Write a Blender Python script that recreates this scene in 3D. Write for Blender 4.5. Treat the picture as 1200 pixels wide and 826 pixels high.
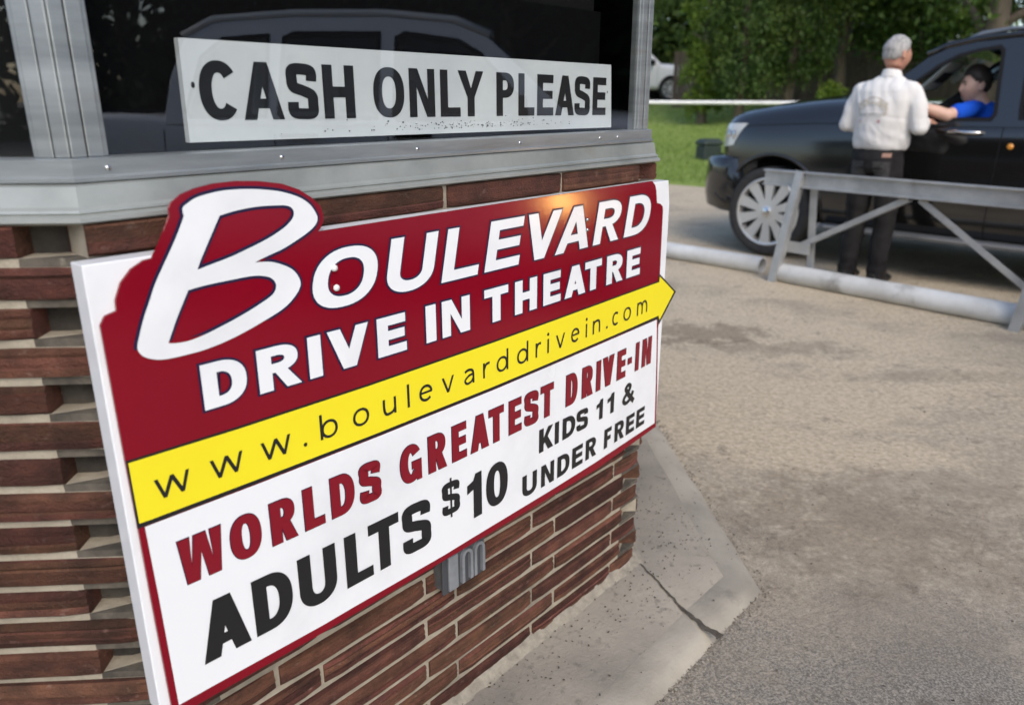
import bpy, bmesh, math, random
import numpy as np
from mathutils import Vector, Matrix, noise
from mathutils.bvhtree import BVHTree
from mathutils.geometry import tessellate_polygon

R = math.radians
random.seed(7)
rng = np.random.default_rng(11)
for o in list(bpy.data.objects):
    bpy.data.objects.remove(o)
sc = bpy.context.scene
col = sc.collection

# ------------------------------------------------------------------ camera, sky, sun, exposure
CAM_H = 1.36
cam_d = bpy.data.cameras.new('camera')
cam = bpy.data.objects.new('camera', cam_d)
col.objects.link(cam)
cam.location = (0, 0, CAM_H)
cam.rotation_euler = (R(90 - 18.148), 0, 0)
cam_d.sensor_width = 36
cam_d.lens = 27.0
cam_d.clip_start = 0.05
cam_d.clip_end = 3000
cam_d.dof.use_dof = True
cam_d.dof.focus_distance = 1.55
cam_d.dof.aperture_fstop = 3.3
sc.camera = cam

SUN_EL, SUN_AZ = 42, 164            # azimuth in degrees clockwise from +Y: the sun stands behind the camera
world = bpy.data.worlds.new('World')
sc.world = world
world.use_nodes = True
wn = world.node_tree
wn.nodes.clear()
sky = wn.nodes.new('ShaderNodeTexSky')
sky.sky_type = 'NISHITA'
sky.sun_disc = False
sky.sun_elevation = R(SUN_EL)
sky.sun_rotation = R(SUN_AZ)
sky.air_density = 1.0
sky.dust_density = 2.0
sky.ozone_density = 1.0
bg = wn.nodes.new('ShaderNodeBackground')
bg.inputs[1].default_value = 0.15
wo = wn.nodes.new('ShaderNodeOutputWorld')
wn.links.new(sky.outputs[0], bg.inputs[0])
wn.links.new(bg.outputs[0], wo.inputs[0])

sun_d = bpy.data.lights.new('sun', 'SUN')
sun_d.energy = 0.85
sun_d.angle = R(32)
sun_d.color = (1.0, 0.93, 0.83)
sun = bpy.data.objects.new('sun', sun_d)
col.objects.link(sun)
sd = Vector((math.sin(R(SUN_AZ)) * math.cos(R(SUN_EL)), math.cos(R(SUN_AZ)) * math.cos(R(SUN_EL)), math.sin(R(SUN_EL))))
sun.rotation_euler = sd.to_track_quat('Z', 'Y').to_euler()
sun.location = (0, 0, 30)

sc.view_settings.view_transform = 'Standard'
sc.view_settings.look = 'None'
sc.view_settings.gamma = 1.0
sc.view_settings.use_curve_mapping = False
sc.view_settings.exposure = 0.76
sc.render.engine = 'CYCLES'
sc.cycles.max_bounces = 8
sc.cycles.transparent_max_bounces = 24
sc.cycles.use_denoising = True
sc.cycles.sample_clamp_indirect = 6

# ------------------------------------------------------------------ materials
MATS = {}
def mat(name, c1, c2=None, rough=0.6, metal=0.0, scale=8.0, detail=5.0, stretch=(1, 1, 1), bump=0.0, bscale=None, bdist=0.01,
        spec=0.5, coat=0.0, island=0.0, rvar=0.0, lo=0.35, hi=0.65, coord='Object', c3=None, s3=1.0, lo3=0.5, hi3=0.7, transl=0.0):
    if name in MATS:
        return MATS[name]
    m = bpy.data.materials.new(name)
    m.use_nodes = True
    nt = m.node_tree
    N, L = nt.nodes, nt.links
    b = N['Principled BSDF']
    b.inputs['Roughness'].default_value = rough
    b.inputs['Metallic'].default_value = metal
    b.inputs['Specular IOR Level'].default_value = spec
    b.inputs['Coat Weight'].default_value = coat
    b.inputs['Coat Roughness'].default_value = 0.03
    b.inputs['Base Color'].default_value = (*c1, 1)
    tc = N.new('ShaderNodeTexCoord')
    mp = N.new('ShaderNodeMapping')
    mp.inputs['Scale'].default_value = stretch
    L.new(tc.outputs[coord], mp.inputs[0])
    def ntex(sc_, det=detail):
        t = N.new('ShaderNodeTexNoise')
        t.inputs['Scale'].default_value = sc_
        t.inputs['Detail'].default_value = det
        t.inputs['Roughness'].default_value = 0.6
        L.new(mp.outputs[0], t.inputs['Vector'])
        return t
    def ramp(src, a, b_):
        r = N.new('ShaderNodeMapRange')
        r.inputs[1].default_value = a
        r.inputs[2].default_value = b_
        L.new(src, r.inputs[0])
        return r.outputs[0]
    cout = None
    if c2 is not None:
        t = ntex(scale)
        mx = N.new('ShaderNodeMix'); mx.data_type = 'RGBA'
        L.new(ramp(t.outputs[0], lo, hi), mx.inputs[0])
        mx.inputs[6].default_value = (*c1, 1); mx.inputs[7].default_value = (*c2, 1)
        cout = mx.outputs[2]
    if c3 is not None:
        t = ntex(s3)
        mx = N.new('ShaderNodeMix'); mx.data_type = 'RGBA'
        L.new(ramp(t.outputs[0], lo3, hi3), mx.inputs[0])
        if cout is not None: L.new(cout, mx.inputs[6])
        else: mx.inputs[6].default_value = (*c1, 1)
        mx.inputs[7].default_value = (*c3, 1)
        cout = mx.outputs[2]
    if island > 0:
        g = N.new('ShaderNodeNewGeometry')
        hs = N.new('ShaderNodeHueSaturation')
        mr = N.new('ShaderNodeMapRange')
        mr.inputs[3].default_value = 1 - island; mr.inputs[4].default_value = 1 + island
        L.new(g.outputs['Random Per Island'], mr.inputs[0])
        L.new(mr.outputs[0], hs.inputs['Value'])
        mr2 = N.new('ShaderNodeMapRange')
        mr2.inputs[3].default_value = 0.5 - island * 0.03; mr2.inputs[4].default_value = 0.5 + island * 0.03
        mlt = N.new('ShaderNodeMath'); mlt.operation = 'MULTIPLY'; mlt.inputs[1].default_value = 7.31
        fr = N.new('ShaderNodeMath'); fr.operation = 'FRACT'
        L.new(g.outputs['Random Per Island'], mlt.inputs[0]); L.new(mlt.outputs[0], fr.inputs[0]); L.new(fr.outputs[0], mr2.inputs[0])
        L.new(mr2.outputs[0], hs.inputs['Hue'])
        if cout is not None: L.new(cout, hs.inputs['Color'])
        else: hs.inputs['Color'].default_value = (*c1, 1)
        cout = hs.outputs[0]
    if cout is not None:
        L.new(cout, b.inputs['Base Color'])
    if rvar > 0:
        t = ntex(scale * 0.6)
        mr = N.new('ShaderNodeMapRange')
        mr.inputs[1].default_value = 0.3; mr.inputs[2].default_value = 0.7
        mr.inputs[3].default_value = max(0.02, rough - rvar); mr.inputs[4].default_value = rough + rvar
        L.new(t.outputs[0], mr.inputs[0]); L.new(mr.outputs[0], b.inputs['Roughness'])
    if bump > 0:
        t = ntex(bscale or scale * 3, 8)
        bp = N.new('ShaderNodeBump')
        bp.inputs['Strength'].default_value = bump
        bp.inputs['Distance'].default_value = bdist
        L.new(t.outputs[0], bp.inputs['Height']); L.new(bp.outputs[0], b.inputs['Normal'])
    if transl > 0:
        tr = N.new('ShaderNodeBsdfTranslucent')
        if cout is not None: L.new(cout, tr.inputs[0])
        else: tr.inputs[0].default_value = (*c1, 1)
        ms = N.new('ShaderNodeMixShader'); ms.inputs[0].default_value = transl
        L.new(b.outputs[0], ms.inputs[1]); L.new(tr.outputs[0], ms.inputs[2])
        L.new(ms.outputs[0], N['Material Output'].inputs[0])
    MATS[name] = m
    return m

def glass_mat(name, tint=(0.8, 0.85, 0.85), ior=1.5, rough=0.0):
    if name in MATS: return MATS[name]
    m = bpy.data.materials.new(name); m.use_nodes = True
    nt = m.node_tree; N, L = nt.nodes, nt.links
    N.remove(N['Principled BSDF'])
    tr = N.new('ShaderNodeBsdfTransparent'); tr.inputs[0].default_value = (*tint, 1)
    gl = N.new('ShaderNodeBsdfGlossy'); gl.inputs['Roughness'].default_value = rough
    # Schlick reflectance, the same from both sides of the thin pane
    ge = N.new('ShaderNodeNewGeometry'); dt = N.new('ShaderNodeVectorMath'); dt.operation = 'DOT_PRODUCT'
    L.new(ge.outputs['Incoming'], dt.inputs[0]); L.new(ge.outputs['Normal'], dt.inputs[1])
    def mth(op, a, b_=None):
        x = N.new('ShaderNodeMath'); x.operation = op
        for i, v in enumerate((a, b_)):
            if v is None: continue
            if isinstance(v, (int, float)): x.inputs[i].default_value = v
            else: L.new(v, x.inputs[i])
        return x.outputs[0]
    f0 = ((ior - 1) / (ior + 1)) ** 2
    pw = mth('POWER', mth('SUBTRACT', 1.0, mth('ABSOLUTE', dt.outputs['Value'])), 5.0)
    fr_out = mth('ADD', mth('MULTIPLY', pw, 1 - f0), f0)
    mx = N.new('ShaderNodeMixShader')
    L.new(fr_out, mx.inputs[0]); L.new(tr.outputs[0], mx.inputs[1]); L.new(gl.outputs[0], mx.inputs[2])
    L.new(mx.outputs[0], N['Material Output'].inputs[0])
    MATS[name] = m
    return m

# ------------------------------------------------------------------ object helpers
def thing(name, label, cat, loc=(0, 0, 0), rotz=0.0, group=None, kind=None):
    o = bpy.data.objects.new(name, None)
    o.empty_display_size = 0.1
    col.objects.link(o)
    o.location = loc; o.rotation_euler = (0, 0, rotz)
    o['label'] = label; o['category'] = cat
    if group: o['group'] = group
    if kind: o['kind'] = kind
    return o
def tag(o, label, cat, group=None, kind=None):
    o['label'] = label; o['category'] = cat
    if group: o['group'] = group
    if kind: o['kind'] = kind
    return o
def copy_tree(o, parent=None):
    c = o.copy(); col.objects.link(c)
    if parent: c.parent = parent
    for ch in list(o.children): copy_tree(ch, c)
    return c

class MB:
    def __init__(s): s.v = []; s.f = []
    def add(s, vs, fs):
        k = len(s.v); s.v += [tuple(p) for p in vs]; s.f += [tuple(i + k for i in q) for q in fs]; return s
    def box(s, c, sz, rot=None):
        x, y, z = sz[0] / 2, sz[1] / 2, sz[2] / 2
        vs = [Vector((a * x, b * y, d * z)) for a in (-1, 1) for b in (-1, 1) for d in (-1, 1)]
        if rot is not None: vs = [rot @ p for p in vs]
        vs = [p + Vector(c) for p in vs]
        return s.add(vs, [(0, 1, 3, 2), (4, 6, 7, 5), (0, 4, 5, 1), (2, 3, 7, 6), (0, 2, 6, 4), (1, 5, 7, 3)])
    def bar(s, a, b, w, h, up=(0, 0, 1)):
        a, b = Vector(a), Vector(b); d = (b - a); L = d.length; d.normalize()
        side = d.cross(Vector(up)).normalized(); u = side.cross(d)
        rot = Matrix((side, d, u)).transposed()
        return s.box((a + b) / 2, (w, L, h), rot)
    def tube(s, pts, rad, n=12, up=(0, 0, 1), cap=True):
        """rad: list of r or (ra, rb); ra along side, rb along up"""
        pts = [Vector(p) for p in pts]; rings = []
        for i, p in enumerate(pts):
            t = (pts[min(i + 1, len(pts) - 1)] - pts[max(i - 1, 0)]).normalized()
            u0 = Vector(up)
            if abs(t.dot(u0)) > 0.98: u0 = Vector((0, 1, 0))
            side = t.cross(u0).normalized(); u = side.cross(t)
            r = rad[i] if isinstance(rad, (list, tuple)) else rad
            ra, rb = r if isinstance(r, (tuple, list)) else (r, r)
            rings.append([p + side * ra * math.cos(2 * math.pi * k / n) + u * rb * math.sin(2 * math.pi * k / n) for k in range(n)])
        vs = [q for r_ in rings for q in r_]; fs = []
        for i in range(len(rings) - 1):
            for k in range(n):
                a, b = i * n + k, i * n + (k + 1) % n
                fs.append((a, b, b + n, a + n))
        if cap:
            fs.append(tuple(range(n - 1, -1, -1))); fs.append(tuple((len(rings) - 1) * n + k for k in range(n)))
        return s.add(vs, fs)
    def rings(s, rings, cap=True):
        n = len(rings[0]); vs = [q for r_ in rings for q in r_]; fs = []
        for i in range(len(rings) - 1):
            for k in range(n):
                a, b = i * n + k, i * n + (k + 1) % n
                fs.append((a, b, b + n, a + n))
        if cap:
            fs.append(tuple(range(n - 1, -1, -1))); fs.append(tuple((len(rings) - 1) * n + k for k in range(n)))
        return s.add(vs, fs)
    def lathe(s, prof, n=32, axis='z', c=(0, 0, 0), closed=False):
        """prof: list of (r, h)"""
        vs = []
        for r, h in prof:
            for k in range(n):
                a = 2 * math.pi * k / n
                x, y = r * math.cos(a), r * math.sin(a)
                p = {'z': (x, y, h), 'y': (x, h, y), 'x': (h, x, y)}[axis]
                vs.append((p[0] + c[0], p[1] + c[1], p[2] + c[2]))
        fs = []; m = len(prof)
        for i in range(m if closed else m - 1):
            j = (i + 1) % m
            for k in range(n):
                fs.append((i * n + k, i * n + (k + 1) % n, j * n + (k + 1) % n, j * n + k))
        return s.add(vs, fs)
    def grid(s, P):
        """P: rows of points"""
        n = len(P[0]); vs = [q for r_ in P for q in r_]; fs = []
        for i in range(len(P) - 1):
            for k in range(n - 1):
                fs.append((i * n + k, i * n + k + 1, (i + 1) * n + k + 1, (i + 1) * n + k))
        return s.add(vs, fs)
    def flat(s, contours, fn, d=0.0, depth=0.0):
        """filled 2D contours (first outer, then holes), mapped by fn(x, y, d)"""
        cs = [[(float(p[0]), float(p[1])) for p in c] for c in contours]
        tris = tessellate_polygon([[Vector((x, y, 0)) for x, y in c] for c in cs])
        allp = [p for c in cs for p in c]
        def area(t): 
            (ax, ay), (bx, by), (cx, cy) = [allp[i] for i in t]
            return (bx - ax) * (cy - ay) - (cx - ax) * (by - ay)
        tris = [t if area(t) > 0 else (t[0], t[2], t[1]) for t in tris if abs(area(t)) > 1e-12]
        k = len(s.v); n = len(allp)
        s.v += [tuple(fn(x, y, d)) for x, y in allp]
        s.f += [tuple(i + k for i in t) for t in tris]
        if depth > 0:
            s.v += [tuple(fn(x, y, d - depth)) for x, y in allp]
            s.f += [(t[0] + k + n, t[2] + k + n, t[1] + k + n) for t in tris]
            o = 0
            for c in cs:
                m = len(c)
                for i in range(m):
                    a, b = o + i, o + (i + 1) % m
                    s.f.append((k + a, k + a + n, k + b + n, k + b))
                o += m
        return s
    def ball(s, c, r, n=14, m=9):
        c = Vector(c); r = Vector(r) if not isinstance(r, (int, float)) else Vector((r, r, r))
        return s.rings([[(c.x + r.x * math.sin(math.pi * (i + .15) / (m + .3)) * math.cos(2 * math.pi * k / n), c.y + r.y * math.sin(math.pi * (i + .15) / (m + .3)) * math.sin(2 * math.pi * k / n), c.z - r.z * math.cos(math.pi * (i + .15) / (m + .3))) for k in range(n)] for i in range(m + 1)])
    def limb(s, pts, rad, n=14):
        for a, b, ra, rb in zip(pts[:-1], pts[1:], rad[:-1], rad[1:]):
            a, b = Vector(a), Vector(b)
            s.tube([a, a.lerp(b, .5), b], [ra, (ra + rb) / 2, rb], n); s.ball(a, ra); s.ball(b, rb)
        return s
    def build(s, name, m, parent=None, smooth=False, bevel=0.0, seg=2, angle=None, fixn=False):
        me = bpy.data.meshes.new(name)
        me.from_pydata(s.v, [], s.f)
        me.update()
        if fixn:
            bm = bmesh.new(); bm.from_mesh(me); bmesh.ops.recalc_face_normals(bm, faces=bm.faces); bm.to_mesh(me); bm.free()
        o = bpy.data.objects.new(name, me)
        col.objects.link(o)
        if m is not None: me.materials.append(m)
        if parent: o.parent = parent
        if bevel > 0:
            md = o.modifiers.new('bevel', 'BEVEL'); md.width = bevel; md.segments = seg; md.limit_method = 'ANGLE'; md.angle_limit = R(40)
        if smooth: shade(o, angle)
        return o

def shade(o, angle=None):
    me = o.data
    me.polygons.foreach_set('use_smooth', [True] * len(me.polygons))
    if angle is not None:
        try: me.set_sharp_from_angle(angle=R(angle))
        except Exception: pass
    me.update()

def bake(o):
    dg = bpy.context.evaluated_depsgraph_get()
    dg.update()
    me = bpy.data.meshes.new_from_object(o.evaluated_get(dg))
    old = o.data
    o.modifiers.clear()
    o.data = me
    me.name = old.name
    return o

def bvh_of(o):
    bm = bmesh.new(); bm.from_mesh(o.data)
    t = BVHTree.FromBMesh(bm); bm.free()
    return t

def jit(a): return random.uniform(-a, a)
# ------------------------------------------------------------------ lettering (my own letter outlines)
def ell(cx, cy, rx, ry, a0=0, a1=360, n=32, p=2.3, closed=True):
    out = []
    m = n if closed else n + 1
    for k in range(m):
        a = R(a0 + (a1 - a0) * k / n)
        c, s_ = math.cos(a), math.sin(a)
        out.append((cx + rx * math.copysign(abs(c) ** (2 / p), c), cy + ry * math.copysign(abs(s_) ** (2 / p), s_)))
    return out
def spline(P, n=8):
    out = []
    for i in range(len(P) - 1):
        p0 = P[max(i - 1, 0)]; p1 = P[i]; p2 = P[i + 1]; p3 = P[min(i + 2, len(P) - 1)]
        for k in range(n):
            t = k / n
            out.append(tuple(0.5 * ((2 * p1[j]) + (-p0[j] + p2[j]) * t + (2 * p0[j] - 5 * p1[j] + 4 * p2[j] - p3[j]) * t * t
                                    + (-p0[j] + 3 * p1[j] - 3 * p2[j] + p3[j]) * t ** 3) for j in (0, 1)))
    out.append(tuple(P[-1]))
    return out
def stroke(pts, t, ty=None):
    ty = t if ty is None else ty
    Lf, Rt = [], []
    for i, p in enumerate(pts):
        a = pts[max(i - 1, 0)]; b = pts[min(i + 1, len(pts) - 1)]
        dx, dy = b[0] - a[0], b[1] - a[1]; l = math.hypot(dx, dy) or 1; dx /= l; dy /= l
        w = 0.5 * math.hypot(t * dy, ty * dx)
        Lf.append((p[0] - dy * w, p[1] + dx * w)); Rt.append((p[0] + dy * w, p[1] - dx * w))
    return Strip(Lf, Rt)
class Strip:
    def __init__(s, L, R): s.L = L; s.R = R
    def map(s, fn): return Strip([fn(*p) for p in s.L], [fn(*p) for p in s.R])
    def grown(s, d):
        L_, R_ = [], []; n = len(s.L)
        for i in range(n):
            c = ((s.L[i][0] + s.R[i][0]) / 2, (s.L[i][1] + s.R[i][1]) / 2); h = (s.L[i][0] - c[0], s.L[i][1] - c[1]); l = math.hypot(*h) or 1e-6; k = 1 + d / l
            t = (h[1] / l, -h[0] / l) if i in (0, n - 1) else (0, 0); sg = -1 if i == 0 else 1
            e = (t[0] * d * sg, t[1] * d * sg)
            L_.append((c[0] + h[0] * k + e[0], c[1] + h[1] * k + e[1])); R_.append((c[0] - h[0] * k + e[0], c[1] - h[1] * k + e[1]))
        return Strip(L_, R_)

def glyph(c, w, t, ty):
    """capital letters in a box of width w and height 1: list of shapes, each a list of contours"""
    b = ty
    if c == 'I': return [[[(0, 0), (w, 0), (w, 1), (0, 1)]]]
    if c == '-': return [[[(0, .38), (w, .38), (w, .38 + b * 1.0), (0, .38 + b * 1.0)]]]
    if c == 'L': return [[[(0, 0), (w, 0), (w, b), (t, b), (t, 1), (0, 1)]]]
    if c == 'T': return [[[(0, 1), (0, 1 - b), ((w - t) / 2, 1 - b), ((w - t) / 2, 0), ((w + t) / 2, 0), ((w + t) / 2, 1 - b), (w, 1 - b), (w, 1)]]]
    if c == 'H': return [[[(0, 0), (t, 0), (t, .5 - b / 2), (w - t, .5 - b / 2), (w - t, 0), (w, 0), (w, 1), (w - t, 1), (w - t, .5 + b / 2), (t, .5 + b / 2), (t, 1), (0, 1)]]]
    if c == 'E': return [[[(0, 0), (w, 0), (w, b), (t, b), (t, .51 - b / 2), (w * .94, .51 - b / 2), (w * .94, .51 + b / 2), (t, .51 + b / 2), (t, 1 - b), (w * .98, 1 - b), (w * .98, 1), (0, 1)]]]
    if c == 'F': return [[[(0, 0), (t, 0), (t, .48 - b / 2), (w * .9, .48 - b / 2), (w * .9, .48 + b / 2), (t, .48 + b / 2), (t, 1 - b), (w, 1 - b), (w, 1), (0, 1)]]]
    if c == 'N': return [[[(0, 0), (t * .92, 0), (t * .92, .62), (w - t * 1.05, 0), (w, 0), (w, 1), (w - t * .92, 1), (w - t * .92, .38), (t * 1.05, 1), (0, 1)]]]
    if c == 'D':
        rx = min(w * .62, w - t - .02)
        return [[[(0, 0)] + ell(w - rx, .5, rx, .5, -90, 90, 24, 2.3, False) + [(0, 1)],
                 [(t, b)] + ell(w - rx, .5, rx - t, .5 - b, -90, 90, 24, 2.3, False) + [(t, 1 - b)]]]
    if c in 'O0': return [[ell(w / 2, .5, w / 2, .5, n=44), ell(w / 2, .5, w / 2 - t, .5 - b * .92, n=44)]]
    if c == 'C': return [[stroke(ell(w / 2 , .5, (w - t) / 2, (1 - b) / 2, 38, 322, 40, 2.2, False), t, b)]]
    if c == 'G': return [[stroke(ell(w / 2, .5, (w - t) / 2, (1 - b) / 2, 34, 322, 40, 2.2, False), t, b)],
                         [[(w * .55, .34), (w * .55, .34 + b * .95), (w, .34 + b * .95), (w, .0), (w - t * .6, .0), (w - t * .72, .2), (w - t, .34)]]]
    if c == 'S' or c == '$':
        P = [(w - t * .55, .69), (w * .8, .86), (w * .5, 1 - b * .48), (w * .2, .88), (t * .5, .73), (w * .22, .585), (w * .52, .515), (w * .8, .43),
             (w - t * .5, .275), (w * .8, .115), (w * .5, b * .48), (w * .2, .13), (t * .5, .31)]
        if c == '$':
            P = [(x, .06 + y * .88) for x, y in P]
            return [[stroke(spline(P, 7), t * .8, b * .8)], [[(w * .45, -.03), (w * .55, -.03), (w * .55, 1.03), (w * .45, 1.03)]]]
        return [[stroke(spline(P, 7), t, b)]]
    if c == 'U':
        r = .38
        return [[[(0, 1)] + ell(w / 2, r, w / 2, r, 180, 360, 24, 2.2, False) + [(w, 1), (w - t, 1)]
                 + ell(w / 2, r, w / 2 - t, r - b, 360, 180, 24, 2.2, False) + [(t, 1)]]]
    if c in 'PR':
        lo = .42 if c == 'P' else .40
        wr = w if c == 'P' else w * .95; rx = min(w * (.52 if c == 'P' else .50), wr - t - .01); cy = (1 + lo) / 2; ry = (1 - lo) / 2
        out = [(0, 0), (t, 0), (t, lo)] + ell(wr - rx, cy, rx, ry, -90, 90, 20, 2.3, False) + [(0, 1)]
        hole = [(t, lo + b * .9)] + ell(wr - rx, cy, max(rx - t, .02), ry - b * .9, -90, 90, 20, 2.3, False) + [(t, 1 - b * .9)]
        S_ = [[out, hole]]
        if c == 'R': S_.append([[(w * .36, lo + .05), (w * .36 + t * .9, lo + .07), (w, 0), (w - t * 1.12, 0)]])
        return S_
    if c == 'A':
        a = t * 1.12; k = (w - a) / 2; t1 = t * 1.08; c0 = .2; c1 = c0 + b * .85
        ap = (w / 2 - t1) / k
        return [[[(0, 0), (k, 1), (k + a, 1), (w, 0), (w - t1, 0), (w - t1 - k * c0, c0), (t1 + k * c0, c0), (t1, 0)],
                 [(t1 + k * c1, c1), (w - t1 - k * c1, c1), (w / 2, ap)]]]
    if c == 'V':
        a = t * 1.12; k = (w - a) / 2; t1 = t * 1.08
        return [[[(0, 1), (k, 0), (k + a, 0), (w, 1), (w - t1, 1), (w / 2, 1 - (w / 2 - t1) / k * .96), (t1, 1)]]]
    if c == 'W':
        q = w / 4; s_ = t * .52
        return [[[(0, 1), (q - s_, 0), (q + s_, 0), (w / 2, .62), (3 * q - s_, 0), (3 * q + s_, 0), (w, 1), (w - t * .98, 1), (3 * q + .0, .36),
                  (w / 2 + t * .5, 1), (w / 2 - t * .5, 1), (q, .36), (t * .98, 1)]]]
    if c == 'Y': return [[[(0, 1), ((w - t) / 2, .42), ((w - t) / 2, 0), ((w + t) / 2, 0), ((w + t) / 2, .42), (w, 1), (w - t * 1.1, 1), (w / 2, .62), (t * 1.1, 1)]]]
    if c == 'K': return [[[(0, 0), (t, 0), (t, .28), (t * 1.25, .36), (w - t * 1.2, 0), (w, 0), (t * 1.9, .57), (w * .97, 1), (w - t * 1.2, 1), (t, .58), (t, 1), (0, 1)]]]
    if c == '1': return [[[(w - t, 0), (w, 0), (w, 1), (w - t * .75, 1), (w * .42, .86), (0, .80), (0, .80 - b * .95), (w - t, .66)]]]
    if c == '&':
        A = stroke(spline([(w * 1.0, .0), (w * .62, .34), (w * .34, .66)], 6), t * .85, b * 1.1)
        B = stroke(spline([(w * .34, .66), (w * .26, .8), (w * .44, .93), (w * .64, .82), (w * .52, .62), (w * .2, .42), (w * .1, .24), (w * .28, .09), (w * .56, .14), (w * .78, .32), (w * .9, .52)], 6), t * .75, b * .85)
        return [[A], [B]]
    # lower case, thin strokes (height 1 = x-height)
    if c == '.': return [[ell(w / 2, .1, .11, .11, n=16, p=2)]]
    if c == 'l': return [[[(0, 0), (w, 0), (w, 1.42), (0, 1.42)]]]
    if c == 'i': return [[[(w / 2 - t / 2, 0), (w / 2 + t / 2, 0), (w / 2 + t / 2, 1), (w / 2 - t / 2, 1)]], [ell(w / 2, 1.32, .115, .115, n=14, p=2)]]
    if c == 'o': return [[ell(w / 2, .5, w / 2, .52, n=36, p=2.1), ell(w / 2, .5, w / 2 - t, .52 - t * .9, n=36, p=2.1)]]
    if c in 'bd':
        rx = (w - t * .4) / 2; cx = w - rx if c == 'b' else rx; x0 = 0 if c == 'b' else w - t
        return [[ell(cx, .5, rx, .52, n=36, p=2.1), ell(cx, .5, rx - t, .52 - t * .9, n=36, p=2.1)], [[(x0, 0), (x0 + t, 0), (x0 + t, 1.42), (x0, 1.42)]]]
    if c == 'u': return [[stroke(spline([(t / 2, 1), (t / 2, .42), (w * .2, .12), (w * .45, t * .45), (w * .75, .16), (w - t / 2, .4)], 6), t)], [[(w - t, 0), (w, 0), (w, 1), (w - t, 1)]]]
    if c == 'n': return [[stroke(spline([(t / 2, .62), (w * .25, .86), (w * .55, 1 - t * .45), (w * .82, .86), (w - t / 2, .58), (w - t / 2, 0)], 6), t)], [[(0, 0), (t, 0), (t, 1), (0, 1)]]]
    if c == 'm':
        S_ = [[[(0, 0), (t, 0), (t, 1), (0, 1)]]]; h = (w - t) / 2
        for x in (0, h): S_.append([stroke(spline([(x + t / 2, .62), (x + h * .3, .88), (x + h * .62, 1 - t * .45), (x + h * .9, .85), (x + h + t / 2, .55), (x + h + t / 2, 0)], 6), t)])
        return S_
    if c == 'r': return [[stroke(spline([(t / 2, .55), (w * .4, .85), (w * .75, 1 - t * .5), (w, 1 - t * .55)], 6), t)], [[(0, 0), (t, 0), (t, 1), (0, 1)]]]
    if c == 'c': return [[stroke(ell(w * .56, .5, w * .56 - t / 2, .52 - t / 2, 52, 308, 32, 2.1, False), t)]]
    if c == 'e': return [[stroke(ell(w * .5, .5, w * .5 - t / 2, .52 - t / 2, 2, 318, 36, 2.1, False), t)], [[(t * .8, .48), (w - t * .3, .48), (w - t * .3, .48 + t * .8), (t * .8, .48 + t * .8)]]]
    if c == 'v': return [[[(0, 1), (w / 2 - t * .5, 0), (w / 2 + t * .5, 0), (w, 1), (w - t, 1), (w / 2, .22), (t * 1.05, 1)]]]
    if c == 'w':
        q = w / 4; h = t * .5
        return [[[(0, 1), (q - h, 0), (q + h, 0), (w / 2, .74), (3 * q - h, 0), (3 * q + h, 0), (w, 1), (w - t * 1.05, 1), (3 * q, .26), (w / 2 + h, 1), (w / 2 - h, 1), (q, .26), (t * 1.05, 1)]]]
    if c == 'a': return [[stroke(spline([(w * .08, .84), (w * .42, 1 - t * .4), (w * .8, .84), (w - t / 2, .55), (w - t / 2, 0)], 6), t)],
                         [stroke(spline([(w - t * .6, .6), (w * .45, .55), (t * .5, .3), (w * .3, t * .4), (w * .7, .14), (w - t * .6, .34)], 6), t * .9)]]
    raise KeyError(c)

def offset_contour(c, d):
    """move a closed contour outwards by d"""
    n = len(c); A = sum(c[i][0] * c[(i + 1) % n][1] - c[(i + 1) % n][0] * c[i][1] for i in range(n))
    sg = 1 if A > 0 else -1; out = []
    for i in range(n):
        a, b, e = c[i - 1], c[i], c[(i + 1) % n]
        v1 = Vector((b[0] - a[0], b[1] - a[1])); v2 = Vector((e[0] - b[0], e[1] - b[1]))
        if v1.length < 1e-7 or v2.length < 1e-7: out.append(b); continue
        v1.normalize(); v2.normalize()
        n1 = Vector((v1.y, -v1.x)) * sg; n2 = Vector((v2.y, -v2.x)) * sg
        m = n1 + n2
        if m.length < 1e-4: m = n1
        m.normalize()
        k = min(1 / max(m.dot(n1), .35), 2.0)
        out.append((b[0] + m.x * d * k, b[1] + m.y * d * k))
    return out
def offset_shape(sh, d):
    if isinstance(sh, Strip): return sh.grown(d)
    return [offset_contour(sh[0], d)] + [offset_contour(h, -d) for h in sh[1:]]

def text_shapes(entries, t, ty, scale=1.0):
    """entries: (char, u_left, u_right, z bottom l/r, z top l/r, slant) -> shapes in metres on the sheet"""
    out = []
    for e in entries:
        ch, ul, ur, zbl, zbr, ztl, ztr = e[:7]; sl = e[7] if len(e) > 7 else 0
        h = ((ztl - zbl) + (ztr - zbr)) / 2; w = (ur - ul) / h
        for sh in glyph(ch, w, t, ty):
            def place(x, y):
                f = x / w; zb = zbl + (zbr - zbl) * f; zt = ztl + (ztr - ztl) * f
                z = zb + (zt - zb) * y
                return (ul + (ur - ul) * f + sl * (z - zb), z)
            if len(sh) == 1 and isinstance(sh[0], Strip):
                out.append(sh[0].map(place)); continue
            q = []
            for c_ in sh:
                cc = []
                for x, y in c_:
                    f = x / w; zb = zbl + (zbr - zbl) * f; zt = ztl + (ztr - ztl) * f
                    z = zb + (zt - zb) * y
                    cc.append((ul + (ur - ul) * f + sl * (z - zb), z))
                q.append(cc)
            out.append(q)
    return out
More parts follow.
